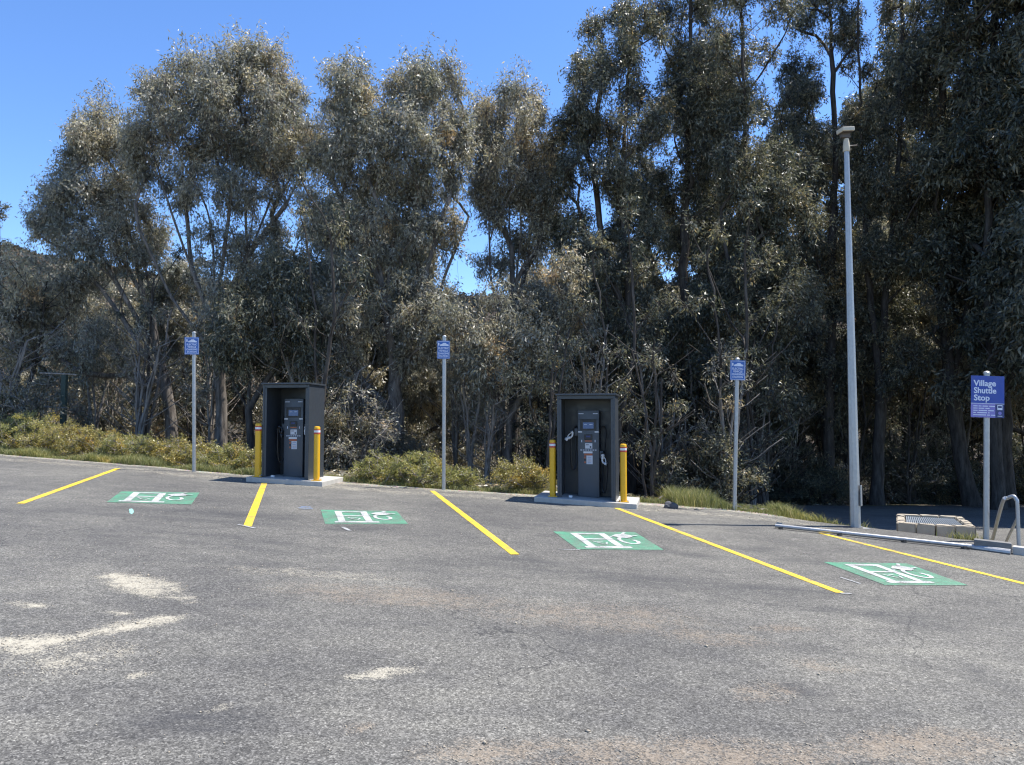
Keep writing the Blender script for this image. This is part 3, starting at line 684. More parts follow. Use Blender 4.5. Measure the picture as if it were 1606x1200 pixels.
# rock beside the verge and two small stones
def rock(px, py, sx, lab, m='rock', flat=.6):
    p = G(px, py); bm = bmesh.new(); bmesh.ops.create_icosphere(bm, subdivisions=3, radius=1)
    for v in bm.verts:
        n_ = .75 + .25 * math.sin(v.co.x * 3.1 + px) * math.cos(v.co.y * 2.7 + py) + random.uniform(-.04, .04)
        v.co = Vector((v.co.x * sx * n_, v.co.y * sx * .7 * n_, v.co.z * sx * flat * n_))
    me = bpy.data.meshes.new('rock'); bm.to_mesh(me); bm.free(); o = link('rock', me, M[m]); o.location = (p.x, p.y, hz(p.x, p.y) + sx * .2); tag(o, lab, 'rock')
rock(1052, 797, .17, 'dark rock in the verge right of the right charger plinth')
rock(1095, 800, .08, 'smaller pale rock right of the dark rock on the verge', 'stone', .4)
rock(1222, 824, .08, 'small pale rock at the left end of the steel kerb pipe', 'stone', .5)

# green post with rails at the left
gp0 = at(99, 668, 21.5); t = empty('fence_post', (gp0.x, gp0.y, hz(gp0.x, gp0.y)), 0, 'dark green timber post with thin pale rails behind the left shrubs', 'fence post')
zt = at(99, 588, 21.5).z - t.location.z
MB().box((0, 0, zt / 2), (.13, .13, zt), bev=.012).build('post', M['greenwood'], t)
MB().tube([(-.7, .0, zt + .05), (.1, 0, zt + .02), (.3, .05, zt)], .022, 8).build('top_rail', M['twig_pale'], t, smooth=True)
MB().tube([(-.62, -.08, zt * .58), (.16, -.08, zt * .56)], .02, 8).build('lower_rail', M['wood'], t, smooth=True)

# ------------------------------------------------------------------ vegetation
def leaves(cen, down, length, width, rnd, clump, r):
    """cen (n,3) down (n,3) unit long axis -> leaf quads"""
    n = len(cen); a = r.normal(size=(n, 3)); side = np.cross(down, a); side /= np.linalg.norm(side, axis=1, keepdims=True) + 1e-9
    nor = np.cross(down, side)
    L_ = (length * r.uniform(.7, 1.3, n))[:, None]; W_ = (width * r.uniform(.7, 1.25, n))[:, None]
    p0 = cen; p1 = cen + down * L_ * .45 + side * W_ * .5 + nor * L_ * .06; p2 = cen + down * L_ + nor * L_ * .0; p3 = cen + down * L_ * .45 - side * W_ * .5 + nor * L_ * .06
    V = np.stack([p0, p1, p2, p3], 1).reshape(-1, 3); Q = np.arange(4 * n).reshape(-1, 4)
    return V, Q
def unit(v): return v / (np.linalg.norm(v, axis=-1, keepdims=True) + 1e-9)
class Tree:
    def __init__(s, seed): s.r = np.random.default_rng(seed); s.P = []; s.par = []; s.tips = []; s.LV = []; s.RN = []; s.CL = []; s.TW = []
    def node(s, p, par): s.P.append(np.array(p, float)); s.par.append(par); return len(s.P) - 1
    def trunk(s, pts, start=-1, step=.6):
        last = start; pts = [np.array(p, float) for p in pts]
        if start < 0: last = s.node(pts[0], -1)
        for a, b in zip(pts, pts[1:]):
            n = max(1, int(np.linalg.norm(b - a) / step))
            for k in range(1, n + 1): last = s.node(a + (b - a) * k / n + s.r.normal(0, .02, 3), last)
        return last
    def attach(s, p, asc=.7, droop=0):
        P = np.array(s.P); d = p - P; dist = np.linalg.norm(d, axis=1); hor = np.hypot(d[:, 0], d[:, 1])
        pen = np.maximum(0, asc * hor - d[:, 2]) * 1.6; pen += np.maximum(0, s.minz - P[:, 2]) * 3 + np.maximum(0, -d[:, 2] + .15) * 5
        c = dist + pen; i = int(np.argmin(c)); q = P[i]; L_ = dist[i]
        n = max(2, int(L_ / .45)); pd = np.array([0, 0, 1.])
        if s.par[i] >= 0: pd = unit(q - s.P[s.par[i]])
        m1 = q + pd * L_ * .35; m2 = p - np.array([0, 0, 1]) * L_ * .18
        last = i
        for k in range(1, n + 1):
            t = k / n; b = (1 - t) ** 3 * q + 3 * (1 - t) ** 2 * t * m1 + 3 * (1 - t) * t * t * m2 + t ** 3 * p
            if k < n: b = b + s.r.normal(0, .025, 3)
            last = s.node(b, last)
        return last
    def clump(s, c, rad, nl, ll, lw, tw=14, hang=.8, cval=None):
        i = s.attach(c, s.asc); s.tips.append(i); r = s.r
        dirs = unit(r.normal(size=(tw, 3)) * [1, 1, .8] + [0, 0, .25]); ends = c + dirs * rad * r.uniform(.55, 1.25, (tw, 1)) * s.cs
        s.TW.append((np.repeat(c[None], tw, 0), ends)); per = max(1, nl // tw)
        t = r.uniform(.3, 1.05, (tw, per, 1)); pos = c + (ends - c)[:, None] * t + r.normal(0, rad * .13, (tw, per, 3)); pos = pos.reshape(-1, 3)
        dn = unit(r.normal(0, 1, pos.shape) * (1 - hang * .55) + np.array([0, 0, -hang]) + np.repeat(dirs, per, 0) * .3)
        V, Q = leaves(pos, dn, ll, lw, None, None, r); s.LV.append(V)
        s.RN.append(np.clip(r.normal(.48, .24, len(pos)), 0, 1)); s.CL.append(np.full(len(pos), np.clip(r.normal(.45, .25) if cval is None else cval, 0, 1)))
    def build(s, parent, bark, leaf, r0=.0105, rmin=.007, trunk_name='trunk', crown_name='crown', origin=None, pw=.5, flare=1.0):
        n = len(s.P); cnt = np.zeros(n)
        for i in s.tips: cnt[i] += 1
        for i in range(n - 1, -1, -1):
            if s.par[i] >= 0: cnt[s.par[i]] += cnt[i]
        rad = np.maximum(rmin, r0 * np.maximum(cnt, .3) ** pw)
        kids = [[] for _ in range(n)]
        for i in range(n):
            if s.par[i] >= 0: kids[s.par[i]].append(i)
        V = []; Q = []; vo = 0; P = np.array(s.P); org = np.array(origin)
        z0 = P[0][2]
        stack = [(0, -1)]
        while stack:
            i, pr = stack.pop(); ch = [pr] if pr >= 0 else []; ch.append(i)
            while kids[ch[-1]]:
                ks = sorted(kids[ch[-1]], key=lambda k: -cnt[k])
                for k in ks[1:]: stack.append((k, ch[-1]))
                ch.append(ks[0])
            if len(ch) < 2: continue
            pts = P[ch]; rr = rad[ch].copy()
            if pr >= 0: rr[0] = min(rr[0], rr[1] * 1.15)
            else: rr = rr * (1 + .5 * flare * np.exp(-(pts[:, 2] - z0) / .5))
            ns = 9 if rr.max() > .06 else (6 if rr.max() > .03 else 4)
            d = np.gradient(pts, axis=0); d = unit(d); a = unit(np.cross(d[0], [.3, .9, .1])); ring = []
            for k in range(len(pts)):
                a = unit(a - d[k] * a.dot(d[k])); b = np.cross(d[k], a); th = np.arange(ns) * 2 * math.pi / ns
                ring.append(pts[k] + (np.cos(th)[:, None] * a + np.sin(th)[:, None] * b) * rr[k])
            ring = np.array(ring); V.append(ring.reshape(-1, 3)); m_ = len(pts)
            ii = (np.arange(m_ - 1)[:, None] * ns + np.arange(ns)[None]).reshape(-1); jj = (np.arange(m_ - 1)[:, None] * ns + (np.arange(ns)[None] + 1) % ns).reshape(-1)
            Q.append(np.stack([ii, jj, jj + ns, ii + ns], 1) + vo); vo += m_ * ns
        for c, e in s.TW:                                   # twigs: thin three sided prisms
            d = unit(e - c); a = unit(np.cross(d, [.2, .3, .9])); b = np.cross(d, a); th = np.arange(3) * 2.094
            off = (np.cos(th)[None, :, None] * a[:, None] + np.sin(th)[None, :, None] * b[:, None])
            ra = c[:, None] + off * .009; rb = e[:, None] + off * .003; m_ = len(c)
            V.append(np.concatenate([ra, rb], 1).reshape(-1, 3)); base = np.arange(m_)[:, None] * 6
            ii = (base + np.array([[0, 1, 2]])).reshape(-1); jj = (base + np.array([[1, 2, 0]])).reshape(-1)
            Q.append(np.stack([ii, jj, jj + 3, ii + 3], 1) + vo); vo += 6 * m_
        me = mesh_np(trunk_name, np.concatenate(V) - org, np.concatenate(Q), True); tr = link(trunk_name, me, bark, parent)
        if s.LV:
            LV = np.concatenate(s.LV) - org; me = mesh_np(crown_name, LV, np.arange(len(LV)).reshape(-1, 4), False,
                {'rnd': ('FACE', np.concatenate(s.RN)), 'clump': ('FACE', np.concatenate(s.CL))}); link(crown_name, me, leaf, parent)
NLEAF = [0]
def gum(name, label, seed, Y, trunks, lobes, bark='bark_grey', leaf='leaf_grey', dens=1.0, depth=1.0, ll=.125, lw=.034, crad=(.42, .78), hang=.75, asc=.75, r0=.0125, group=None, cat='tree', sub=1.0, cs=(.82, .82, 1.3), tw=18, fork=None, ls=1.0):
    """trunks: polylines in pixels (first starts at the foot); lobes: (px,py,rx,ry) in pixels, made into real ellipsoids at distance Y"""
    T = Tree(seed); T.asc = asc; T.cs = np.array(cs); s_ = Y / F
    tr0 = trunks[0]; x0 = (tr0[0][0] - CX) * s_; zb = hz(x0, Y) - .15
    T.minz = -99; first = None
    for k, tr in enumerate(trunks):
        yy = [Y + (0 if k == 0 else T.r.uniform(-.8, .8)) * min(1, j / 2) for j in range(len(tr))]
        pts = [np.array(at(px, py, y_)) for (px, py), y_ in zip(tr, yy)]
        if k == 0:
            pts[0] = np.array([x0, Y, zb]); T.trunk(pts)
        else:
            P = np.array(T.P); i = int(np.argmin(np.linalg.norm((P - pts[0]) * [1, .3, 1], axis=1))); 
            T.trunk([P[i]] + pts[1:], start=i)
    T.minz = zb + (fork if fork is not None else 1.2)
    cl = []
    for lb in lobes:
        if len(lb) == 4:
            (px, py, rx, ry) = lb; rx *= ls; ry *= ls
            c0 = np.array(at(px, py, Y)); n = max(2, int(round(rx * ry / 190. * sub * (Y / 23.) ** 2)))
            ry_ = T.r.uniform(-1, 1) * 1.1 * depth
            for _ in range(n):
                u = unit(T.r.normal(size=3)) * T.r.uniform(0, 1) ** .45
                cl.append(c0 + np.array([0, ry_, 0]) + u * [rx * s_, rx * s_ * depth, ry * s_])
        else:                                   # (outline, clumps per 1000 square pixels)
            pg, dn = lb; pg = np.array(pg, float); x_, y_ = pg.T; ar = abs(np.dot(x_, np.roll(y_, 1)) - np.dot(y_, np.roll(x_, 1))) / 2
            n = int(ar / 1000 * dn * sub * (Y / 23.) ** 2); lo, hi = pg.min(0), pg.max(0); k_ = 0; half = .5 * min(hi[0] - lo[0], 230) * s_
            while k_ < n:
                q = T.r.uniform(lo, hi); ins = False; best = 1e9
                for a, b in zip(pg, np.roll(pg, -1, 0)):
                    if (a[1] > q[1]) != (b[1] > q[1]) and q[0] < (b[0] - a[0]) * (q[1] - a[1]) / (b[1] - a[1]) + a[0]: ins = not ins
                    t_ = np.clip(np.dot(q - a, b - a) / max(1e-6, np.dot(b - a, b - a)), 0, 1); best = min(best, np.linalg.norm(q - a - t_ * (b - a)))
                if not ins or best < 9: continue
                dd = min(half, best * s_ * 1.3 + .3) * depth; cl.append(np.array(at(q[0], q[1], Y)) + [0, T.r.uniform(-dd, dd), 0]); k_ += 1
    cl.sort(key=lambda c: (c[2] - zb) + .6 * math.hypot(c[0] - x0, c[1] - Y))
    for c in cl:
        rd = crad[0] * .75 + (crad[1] * 1.08 - crad[0] * .75) * T.r.uniform() ** 1.4; nl = int(dens * 460 * (rd / .58) ** 1.7); NLEAF[0] += nl
        T.clump(c, rd, nl, ll, lw, tw=tw, hang=hang)
    org = (x0, Y, zb + .15)
    t = empty(name, org, 0, label, cat, group); T.build(t, M[bark], M[leaf], r0=r0, origin=org); return t
def column(x0, x1, yt, yb, n, seed, rx=(30, 58), ry=(30, 60)):
    r = np.random.default_rng(seed); o = []; n = int(n * 1.45)
    for k in range(n):
        f = (k + r.uniform(-.3, .3)) / (n - 1); y = yt + (yb - yt) * f
        wd = .52 + .48 * math.sin(math.pi * min(1, max(.0, .15 + .75 * f)))
        cx_ = (x0 + x1) / 2 + (x1 - x0) / 2 * r.choice([-1, 1]) * r.uniform(.1, 1.0) * wd; k_ = r.uniform(*rx) * .92; o.append((cx_, y, k_, k_ * r.uniform(.6, 1.)))
    return o
GT = 'tall gum trees behind the parking row'
gum('gum_tree', 'broad leaning gum tree at the far left edge of the trees', 21, 24.5,
    [[(275, 725), (262, 610), (240, 520), (215, 420), (190, 320)], [(255, 600), (200, 510), (140, 430), (90, 370)], [(245, 540), (180, 440), (130, 350)], [(240, 520), (230, 430), (225, 330)], [(235, 500), (190, 400), (150, 300)]],
    [([(12, 372), (40, 345), (65, 318), (100, 275), (108, 235), (140, 180), (165, 172), (195, 185), (215, 230), (215, 310), (170, 340), (120, 352), (80, 385), (40, 392)], 3.6),
     ([(100, 350), (220, 290), (270, 400), (190, 450), (80, 410)], 2.2), ([(10, 420), (90, 400), (150, 430), (130, 490), (60, 520), (5, 540)], 2.6), ([(70, 540), (160, 510), (250, 540), (230, 600), (120, 610)], 1.8), ([(0, 530), (60, 520), (70, 560), (20, 580)], 1.5)], asc=.6, fork=2.2)
gum('gum_tree', 'broad domed gum tree above the left sign pole', 22, 23.2,
    [[(352, 725), (345, 600), (338, 500), (335, 400), (325, 300)], [(338, 520), (300, 420), (262, 310), (240, 240)], [(340, 520), (390, 400), (400, 280)], [(390, 400), (430, 300), (440, 200)], [(338, 500), (355, 380), (365, 260)], [(300, 420), (290, 330), (285, 240)], [(390, 410), (385, 320), (380, 230)], [(345, 560), (270, 470), (220, 360)], [(400, 390), (450, 320), (480, 250)]],
    [([(190, 240), (205, 190), (225, 140), (262, 108), (285, 100), (320, 92), (338, 100), (360, 92), (385, 78), (408, 70), (430, 78), (445, 100), (455, 122), (485, 145), (512, 185), (512, 230), (495, 275), (440, 280), (380, 270), (320, 262), (260, 275), (215, 290)], 3.7),
     ([(215, 290), (320, 265), (440, 280), (490, 280), (470, 330), (400, 340), (320, 330), (225, 340)], 1.9), ([(250, 370), (330, 350), (460, 345), (440, 430), (330, 440), (250, 440)], 1.6), ([(300, 420), (360, 410), (370, 480), (310, 480)], 1.2)], fork=3.2, asc=1.5, r0=.0105)
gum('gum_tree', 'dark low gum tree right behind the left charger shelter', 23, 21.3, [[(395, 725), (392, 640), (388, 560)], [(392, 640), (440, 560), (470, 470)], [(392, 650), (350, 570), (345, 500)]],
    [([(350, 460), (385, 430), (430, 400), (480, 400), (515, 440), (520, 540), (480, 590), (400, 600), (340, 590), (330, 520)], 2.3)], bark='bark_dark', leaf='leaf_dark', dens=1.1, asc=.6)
gum('gum_tree', 'tall gum tree with a forked trunk between the left shelter and middle sign pole', 24, 22.3,
    [[(620, 722), (622, 650), (616, 560), (600, 450), (580, 330), (560, 230)], [(620, 640), (570, 600), (520, 520)], [(618, 600), (665, 520), (700, 430), (735, 340)], [(610, 500), (640, 380), (670, 260), (690, 170)], [(520, 520), (480, 470), (460, 400)], [(606, 470), (620, 350), (625, 230)], [(600, 450), (550, 360), (520, 280)], [(665, 520), (670, 420), (700, 320)]],
    [([(500, 130), (520, 108), (550, 105), (585, 125), (600, 140), (625, 125), (650, 118), (680, 98), (705, 96), (722, 118), (730, 150), (742, 200), (738, 290), (690, 330), (620, 320), (560, 310), (500, 300), (482, 250), (515, 220), (508, 175)], 3.7),
     ([(470, 300), (560, 310), (690, 335), (740, 330), (720, 400), (640, 420), (560, 400), (470, 380)], 1.9), ([(450, 400), (560, 400), (640, 420), (700, 430), (720, 500), (700, 570), (600, 590), (500, 560), (450, 500)], 2.4)], fork=3.0, asc=1.0)
gum('gum_tree', 'slender twin stemmed gum tree with open crown right of the middle sign pole', 25, 24.6, [[(806, 730), (803, 600), (806, 480), (800, 360), (795, 240)], [(804, 520), (830, 400), (835, 280)], [(803, 560), (770, 440), (765, 320)], [(806, 480), (818, 370), (815, 260)], [(800, 400), (780, 320), (775, 240)]],
    [([(718, 200), (745, 150), (775, 138), (805, 132), (835, 148), (866, 180), (880, 240), (886, 320), (880, 400), (850, 380), (800, 330), (755, 340), (722, 300)], 3.4), ([(735, 320), (800, 330), (862, 330), (870, 430), (800, 440), (740, 430)], 1.3)], fork=4.5, asc=1.5)
gum('gum_tree', 'low bushy gum tree in front of the twin stemmed gum', 26, 21.8, [[(795, 735), (798, 660), (790, 570)], [(797, 640), (850, 570), (880, 480)], [(797, 660), (740, 580), (720, 530)]],
    [(790, 500, 48, 34), (840, 480, 44, 34), (745, 520, 46, 34), (880, 430, 36, 34), (890, 500, 40, 36), (820, 550, 48, 34), (760, 590, 46, 32), (860, 580, 44, 34), (700, 590, 36, 30), (720, 470, 34, 22)], dens=1.0, asc=.45)
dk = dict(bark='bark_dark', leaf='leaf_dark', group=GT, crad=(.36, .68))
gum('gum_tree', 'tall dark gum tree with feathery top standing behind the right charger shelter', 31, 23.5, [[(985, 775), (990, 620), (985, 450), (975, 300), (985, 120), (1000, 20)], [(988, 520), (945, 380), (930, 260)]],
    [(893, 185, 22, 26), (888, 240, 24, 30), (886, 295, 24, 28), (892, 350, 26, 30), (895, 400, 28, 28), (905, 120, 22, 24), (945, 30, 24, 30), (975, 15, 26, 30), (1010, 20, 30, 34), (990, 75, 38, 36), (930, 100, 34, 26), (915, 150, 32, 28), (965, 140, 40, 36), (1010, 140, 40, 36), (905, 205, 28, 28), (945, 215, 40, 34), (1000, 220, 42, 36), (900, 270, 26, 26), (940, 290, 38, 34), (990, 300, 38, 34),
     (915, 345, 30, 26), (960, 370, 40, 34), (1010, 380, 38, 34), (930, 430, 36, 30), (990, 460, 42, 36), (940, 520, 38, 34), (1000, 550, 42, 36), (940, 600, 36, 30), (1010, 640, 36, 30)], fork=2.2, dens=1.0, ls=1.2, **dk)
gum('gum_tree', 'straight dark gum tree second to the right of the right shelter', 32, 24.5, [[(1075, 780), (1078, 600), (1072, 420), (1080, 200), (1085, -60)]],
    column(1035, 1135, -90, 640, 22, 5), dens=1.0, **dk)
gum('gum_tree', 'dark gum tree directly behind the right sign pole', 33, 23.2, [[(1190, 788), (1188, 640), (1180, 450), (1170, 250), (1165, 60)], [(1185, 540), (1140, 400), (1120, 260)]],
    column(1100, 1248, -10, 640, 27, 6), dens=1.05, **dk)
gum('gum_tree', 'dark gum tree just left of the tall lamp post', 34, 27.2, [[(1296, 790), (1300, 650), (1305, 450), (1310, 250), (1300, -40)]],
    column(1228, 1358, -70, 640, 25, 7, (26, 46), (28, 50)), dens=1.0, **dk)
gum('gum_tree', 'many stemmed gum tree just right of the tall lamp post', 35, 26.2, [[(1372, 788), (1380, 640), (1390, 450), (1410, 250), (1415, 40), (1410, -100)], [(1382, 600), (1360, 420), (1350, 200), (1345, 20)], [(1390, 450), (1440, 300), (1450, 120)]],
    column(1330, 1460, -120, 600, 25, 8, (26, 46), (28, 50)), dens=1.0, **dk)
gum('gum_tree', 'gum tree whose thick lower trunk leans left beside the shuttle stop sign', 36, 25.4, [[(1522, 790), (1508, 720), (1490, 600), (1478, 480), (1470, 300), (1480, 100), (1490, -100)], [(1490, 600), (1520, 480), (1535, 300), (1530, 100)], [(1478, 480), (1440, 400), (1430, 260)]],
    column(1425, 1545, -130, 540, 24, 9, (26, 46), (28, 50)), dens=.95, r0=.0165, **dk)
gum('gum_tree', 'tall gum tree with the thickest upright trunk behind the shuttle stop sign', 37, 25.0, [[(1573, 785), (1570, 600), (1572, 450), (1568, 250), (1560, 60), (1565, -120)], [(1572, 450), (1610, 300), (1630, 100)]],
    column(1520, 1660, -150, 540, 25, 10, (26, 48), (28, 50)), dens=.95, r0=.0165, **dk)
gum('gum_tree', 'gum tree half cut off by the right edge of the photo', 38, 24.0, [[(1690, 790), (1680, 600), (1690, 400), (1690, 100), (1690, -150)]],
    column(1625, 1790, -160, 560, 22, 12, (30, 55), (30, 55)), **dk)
print('leaves', NLEAF[0])

# trees standing behind the first row: copies of three further trees
def copy_tree(o, loc, rz, sc, label=None):
    r_ = o.copy(); COL.objects.link(r_); r_.location = loc; r_.rotation_euler = (0, 0, rz); r_.scale = sc
    if label: r_['label'] = label
    for ch in list(o.children):
        c = ch.copy(); COL.objects.link(c); c.parent = r_
    return r_
BK = 'gum trees farther back behind the front row'
kinds = [gum('gum_tree', 'gum tree seen only in gaps between the crowns of the front row', 50 + k, 31.0 + k, [[(x, 775), (x + 5, 600), (x - 4, 420), (x, 200)]], column(x - 70, x + 70, yt, 660, 17, 30 + k, (34, 60), (32, 52)),
              bark='bark_dark', leaf=lf, ll=.19, lw=.055, dens=.8, sub=.62, group=BK) for k, (x, yt, lf) in enumerate([(1130, 150, 'leaf_dark'), (590, 330, 'leaf_grey'), (900, 400, 'leaf_grey')])]
spots = [(0, 1250, 33, .95), (0, 1010, 34, .85), (0, 1440, 32, 1.05), (0, 1560, 35, 1.15), (0, 1350, 36, 1.1), (0, 1130, 36, 1.0), (0, 930, 36, .68), (0, 1680, 31, 1.1), (2, 250, 30, .7), (2, 130, 31, .6), (2, 40, 30, .5), (2, 190, 29, .5), (1, 460, 31, .7), (1, 720, 33, .65),
         (2, 1080, 30, .8), (2, 330, 29, .5), (2, 660, 28.5, .6), (2, 1210, 29, .9), (2, 1420, 30, .9), (2, 540, 30, .8), (2, 1500, 31, .9), (2, 1620, 29, .9)]
rr = random.Random(5)
for k, px, Y, s_ in spots:
    x = (px - CX) / F * Y; copy_tree(kinds[k], (x, Y, hz(x, Y) - .1), rr.uniform(0, 6.28), (s_, s_, s_ * rr.uniform(.9, 1.1)))
# gum trees at the right beyond the frame, whose shade falls on the lower road
for x, y, s_ in [(15, 19.6, .95), (17.3, 21.2, 1.1), (14.8, 23.5, 1.0), (20.5, 20, 1.1), (18, 25, 1.15), (23.5, 18.6, 1.1), (27, 17.2, 1.1)]:
    copy_tree(kinds[0], (x, y, hz(x, y) - .1), rr.uniform(0, 6.28), (s_, s_, s_), 'gum tree beyond the right edge of the lower road')

# shrubs and scrub
def bush(name, label, seed, h, w_, nst, ncl, nl, ll, lw, bark, leaf, cat='shrub', group=None, loc=(0, 0, 0), crad=(.14, .26), hang=.1, tw=8, rmin=.006, r0=.005):
    T = Tree(seed); T.asc = .9; T.cs = np.ones(3); T.minz = -99; r = T.r
    root = T.node((0, 0, -.1), -1); T.node((0, 0, .02), root)
    for k in range(nst):
        a = r.uniform(0, 6.28); rr_ = w_ * r.uniform(.1, .5); T.trunk([T.P[1], (rr_ * .35 * math.cos(a), rr_ * .35 * math.sin(a), h * .35), (rr_ * math.cos(a), rr_ * math.sin(a), h * r.uniform(.55, .95))], start=1, step=.3)
        T.tips.append(len(T.P) - 1)
    for k in range(ncl):
        u = unit(r.normal(size=3)); q = r.uniform(.2, 1) ** .6; c = np.array([u[0] * w_ / 2 * q, u[1] * w_ / 2 * q, h * (.5 + .46 * u[2] * q)]); c[2] = max(.08, c[2] * (1 - .25 * (abs(u[0]) * q)))
        T.clump(c, r.uniform(*crad), nl, ll, lw, tw=tw, hang=hang)
    t = empty(name, (0, 0, 0), 0, label, cat, group); T.build(t, M[bark], M[leaf], r0=r0, rmin=rmin, trunk_name='stems', crown_name='foliage', origin=(0, 0, 0), flare=0.2); t.location = loc; return t
SH = 'yellow green shrubs along the verge'
def place_bush(px, py, Y, h, w_, label, seed, leaf):
    x = (px - CX) / F * Y; return bush('verge_shrub', label, seed, h, w_, 7, int(26 + 30 * w_ * h), 230, .042, .016, 'twig_pale', leaf, 'shrub', SH, (x, Y, hz(x, Y) - .03), (.12, .24))
place_bush(600, 755, 16.2, .62, 1.35, 'low yellow green shrub just right of the left plinth', 61, 'leaf_shrub')
place_bush(655, 760, 16.1, .80, 1.5, 'largest yellow green shrub, just left of the middle sign pole', 62, 'leaf_shrub')
place_bush(722, 768, 16.0, .45, .9, 'small yellow green shrub right of the middle sign pole', 63, 'leaf_shrub')
place_bush(822, 776, 15.9, .72, 1.25, 'yellow green shrub beside the bollard left of the right shelter', 64, 'leaf_hedge')
hx = [(-20, 20.3, .95, 2.2), (45, 20.0, 1.05, 2.2), (105, 19.6, .85, 2.0), (160, 19.2, .78, 2.0), (215, 18.8, .72, 1.9), (268, 18.5, .62, 1.7), (322, 18.0, .62, 1.7), (368, 17.6, .58, 1.5), (400, 17.6, .5, 1.3)]
hl = ['olive shrub at the left edge of the verge hedge', 'tall olive shrub left of the green fence post', 'olive shrub in front of the green fence post', 'olive shrub above the top of the first yellow line', 'olive shrub halfway between the fence post and left sign pole',
      'low olive shrub just left of the left sign pole', 'low golden shrub just right of the left sign pole', 'low golden shrub between left sign pole and left shelter', 'low golden shrub touching the left bollard of the left shelter']
for k, ((px, Y, h, w_), lb) in enumerate(zip(hx, hl)): place_bush(px, 0, Y, h, w_, lb, 70 + k, 'leaf_hedge' if k % 3 != 1 else 'leaf_shrub')

SC = 'twiggy undergrowth shrubs beneath the gum trees'
sk = [bush('undergrowth_shrub', 'pale twiggy undergrowth shrub beneath the gum trees', 90 + k, 2.6, 2.6, 16, 60, n_, .10, .034, bk, lf, 'shrub', SC, crad=(.25, .5), hang=.3, tw=10, r0=.006, rmin=.009)
      for k, (n_, bk, lf) in enumerate([(90, 'twig_pale', 'leaf_scrub'), (200, 'twig_pale', 'leaf_scrub'), (260, 'bark_dark', 'leaf_dark'), (50, 'twig_pale', 'leaf_grey')])]
for k, px in enumerate([70, 500, 1120, 560]): 
    Y = [22, 20.5, 20.5, 20.5][k]; x = (px - CX) / F * Y; sk[k].location = (x, Y, hz(x, Y) - .05)
rr = random.Random(17)
for k in range(46):
    px = rr.uniform(-60, 1700); Y = rr.uniform(19.8, 34)
    if px > 1180 or k > 36: px = rr.uniform(1120, 1720); Y = rr.uniform(27.2, 35)
    if 960 < px <= 1180: Y = rr.uniform(24, 34)
    if 330 < px < 480 and Y < 22: continue
    kk = rr.choices([0, 1, 2, 3], [3, 4, 8 if px > 1050 else 1.6, 3])[0]; s_ = rr.uniform(.55, 1.1) * (1 + .015 * (Y - 20))
    x = (px - CX) / F * Y; o = copy_tree(sk[kk], (x, Y, hz(x, Y) - .05), rr.uniform(0, 6.28), (s_, s_, s_ * rr.uniform(.8, 1.25)))

def sapling(label, seed, h, nst, ncl, nl, bark, leaf):
    T = Tree(seed); T.asc = 1.3; T.cs = np.ones(3); T.minz = -99; r = T.r; root = T.node((0, 0, -.15), -1); T.node((0, 0, .02), root)
    for k in range(nst):
        a = r.uniform(0, 6.28); d = h * r.uniform(.06, .2); x, y = d * math.cos(a), d * math.sin(a); hh = h * r.uniform(.75, 1.1)
        l = T.trunk([T.P[1], (x * .25 + r.normal(0, .05), y * .25, hh * .3), (x * .6 + r.normal(0, .12), y * .6 + r.normal(0, .12), hh * .65), (x, y, hh)], start=1, step=.4)
        T.tips += [l] * 4
        for q in range(7):                      # bare side branches
            f = r.uniform(.15, .9); i = l - int((1 - f) * (hh / .4)); i = max(2, i); p = np.array(T.P[i]); b = r.uniform(0, 6.28); L_ = r.uniform(.4, 1.3)
            T.tips.append(T.trunk([p, p + [L_ * .5 * math.cos(b), L_ * .5 * math.sin(b), L_ * .25], p + [L_ * math.cos(b + .2), L_ * math.sin(b + .2), L_ * .7]], start=i, step=.35))
    for k in range(ncl):
        a = r.uniform(0, 6.28); d = r.uniform(.1, .26) * h * .7; T.clump(np.array([d * math.cos(a), d * math.sin(a), h * r.uniform(.3, 1.05)]), r.uniform(.25, .5), nl, .11, .032, tw=12, hang=.6)
    t = empty('gum_sapling', (0, 0, 0), 0, label, 'sapling', 'slim gum saplings beneath the tall trees'); T.build(t, M[bark], M[leaf], r0=.012, rmin=.009, origin=(0, 0, 0), flare=.3, trunk_name='trunk'); return t
sp = [sapling('slim dark gum sapling beneath the tall trees', 120, 6.5, 2, 14, 150, 'bark_dark', 'leaf_dark'), sapling('slim dark gum sapling beneath the tall trees', 121, 5.0, 3, 12, 120, 'bark_dark', 'leaf_dark'),
      sapling('slim pale gum sapling beneath the tall trees', 122, 4.5, 4, 10, 110, 'twig_pale', 'leaf_grey'), sapling('slim pale gum sapling beneath the tall trees', 123, 3.6, 6, 6, 70, 'twig_pale', 'leaf_scrub')]
rs = random.Random(29)
for k in range(120):
    px = rs.uniform(-30, 1690) if k < 60 else rs.uniform(900, 1500); Y = rs.uniform(19.6, 31)
    if px > 1215: Y = rs.uniform(26.8, 33)
    if px < 500 and Y < 20.5: Y += 2
    kk = rs.choices([0, 1, 2, 3], [4, 4, 2, 2] if px > 880 else [2, 2, 3, 5])[0]; s_ = rs.uniform(.7, 1.15); x = (px - CX) / F * Y
    loc = (x, Y, hz(x, Y) - .05)
    if k < 4: sp[k].location = loc
    else: copy_tree(sp[kk], loc, rs.uniform(0, 6.28), (s_, s_, s_ * rs.uniform(.85, 1.2)))

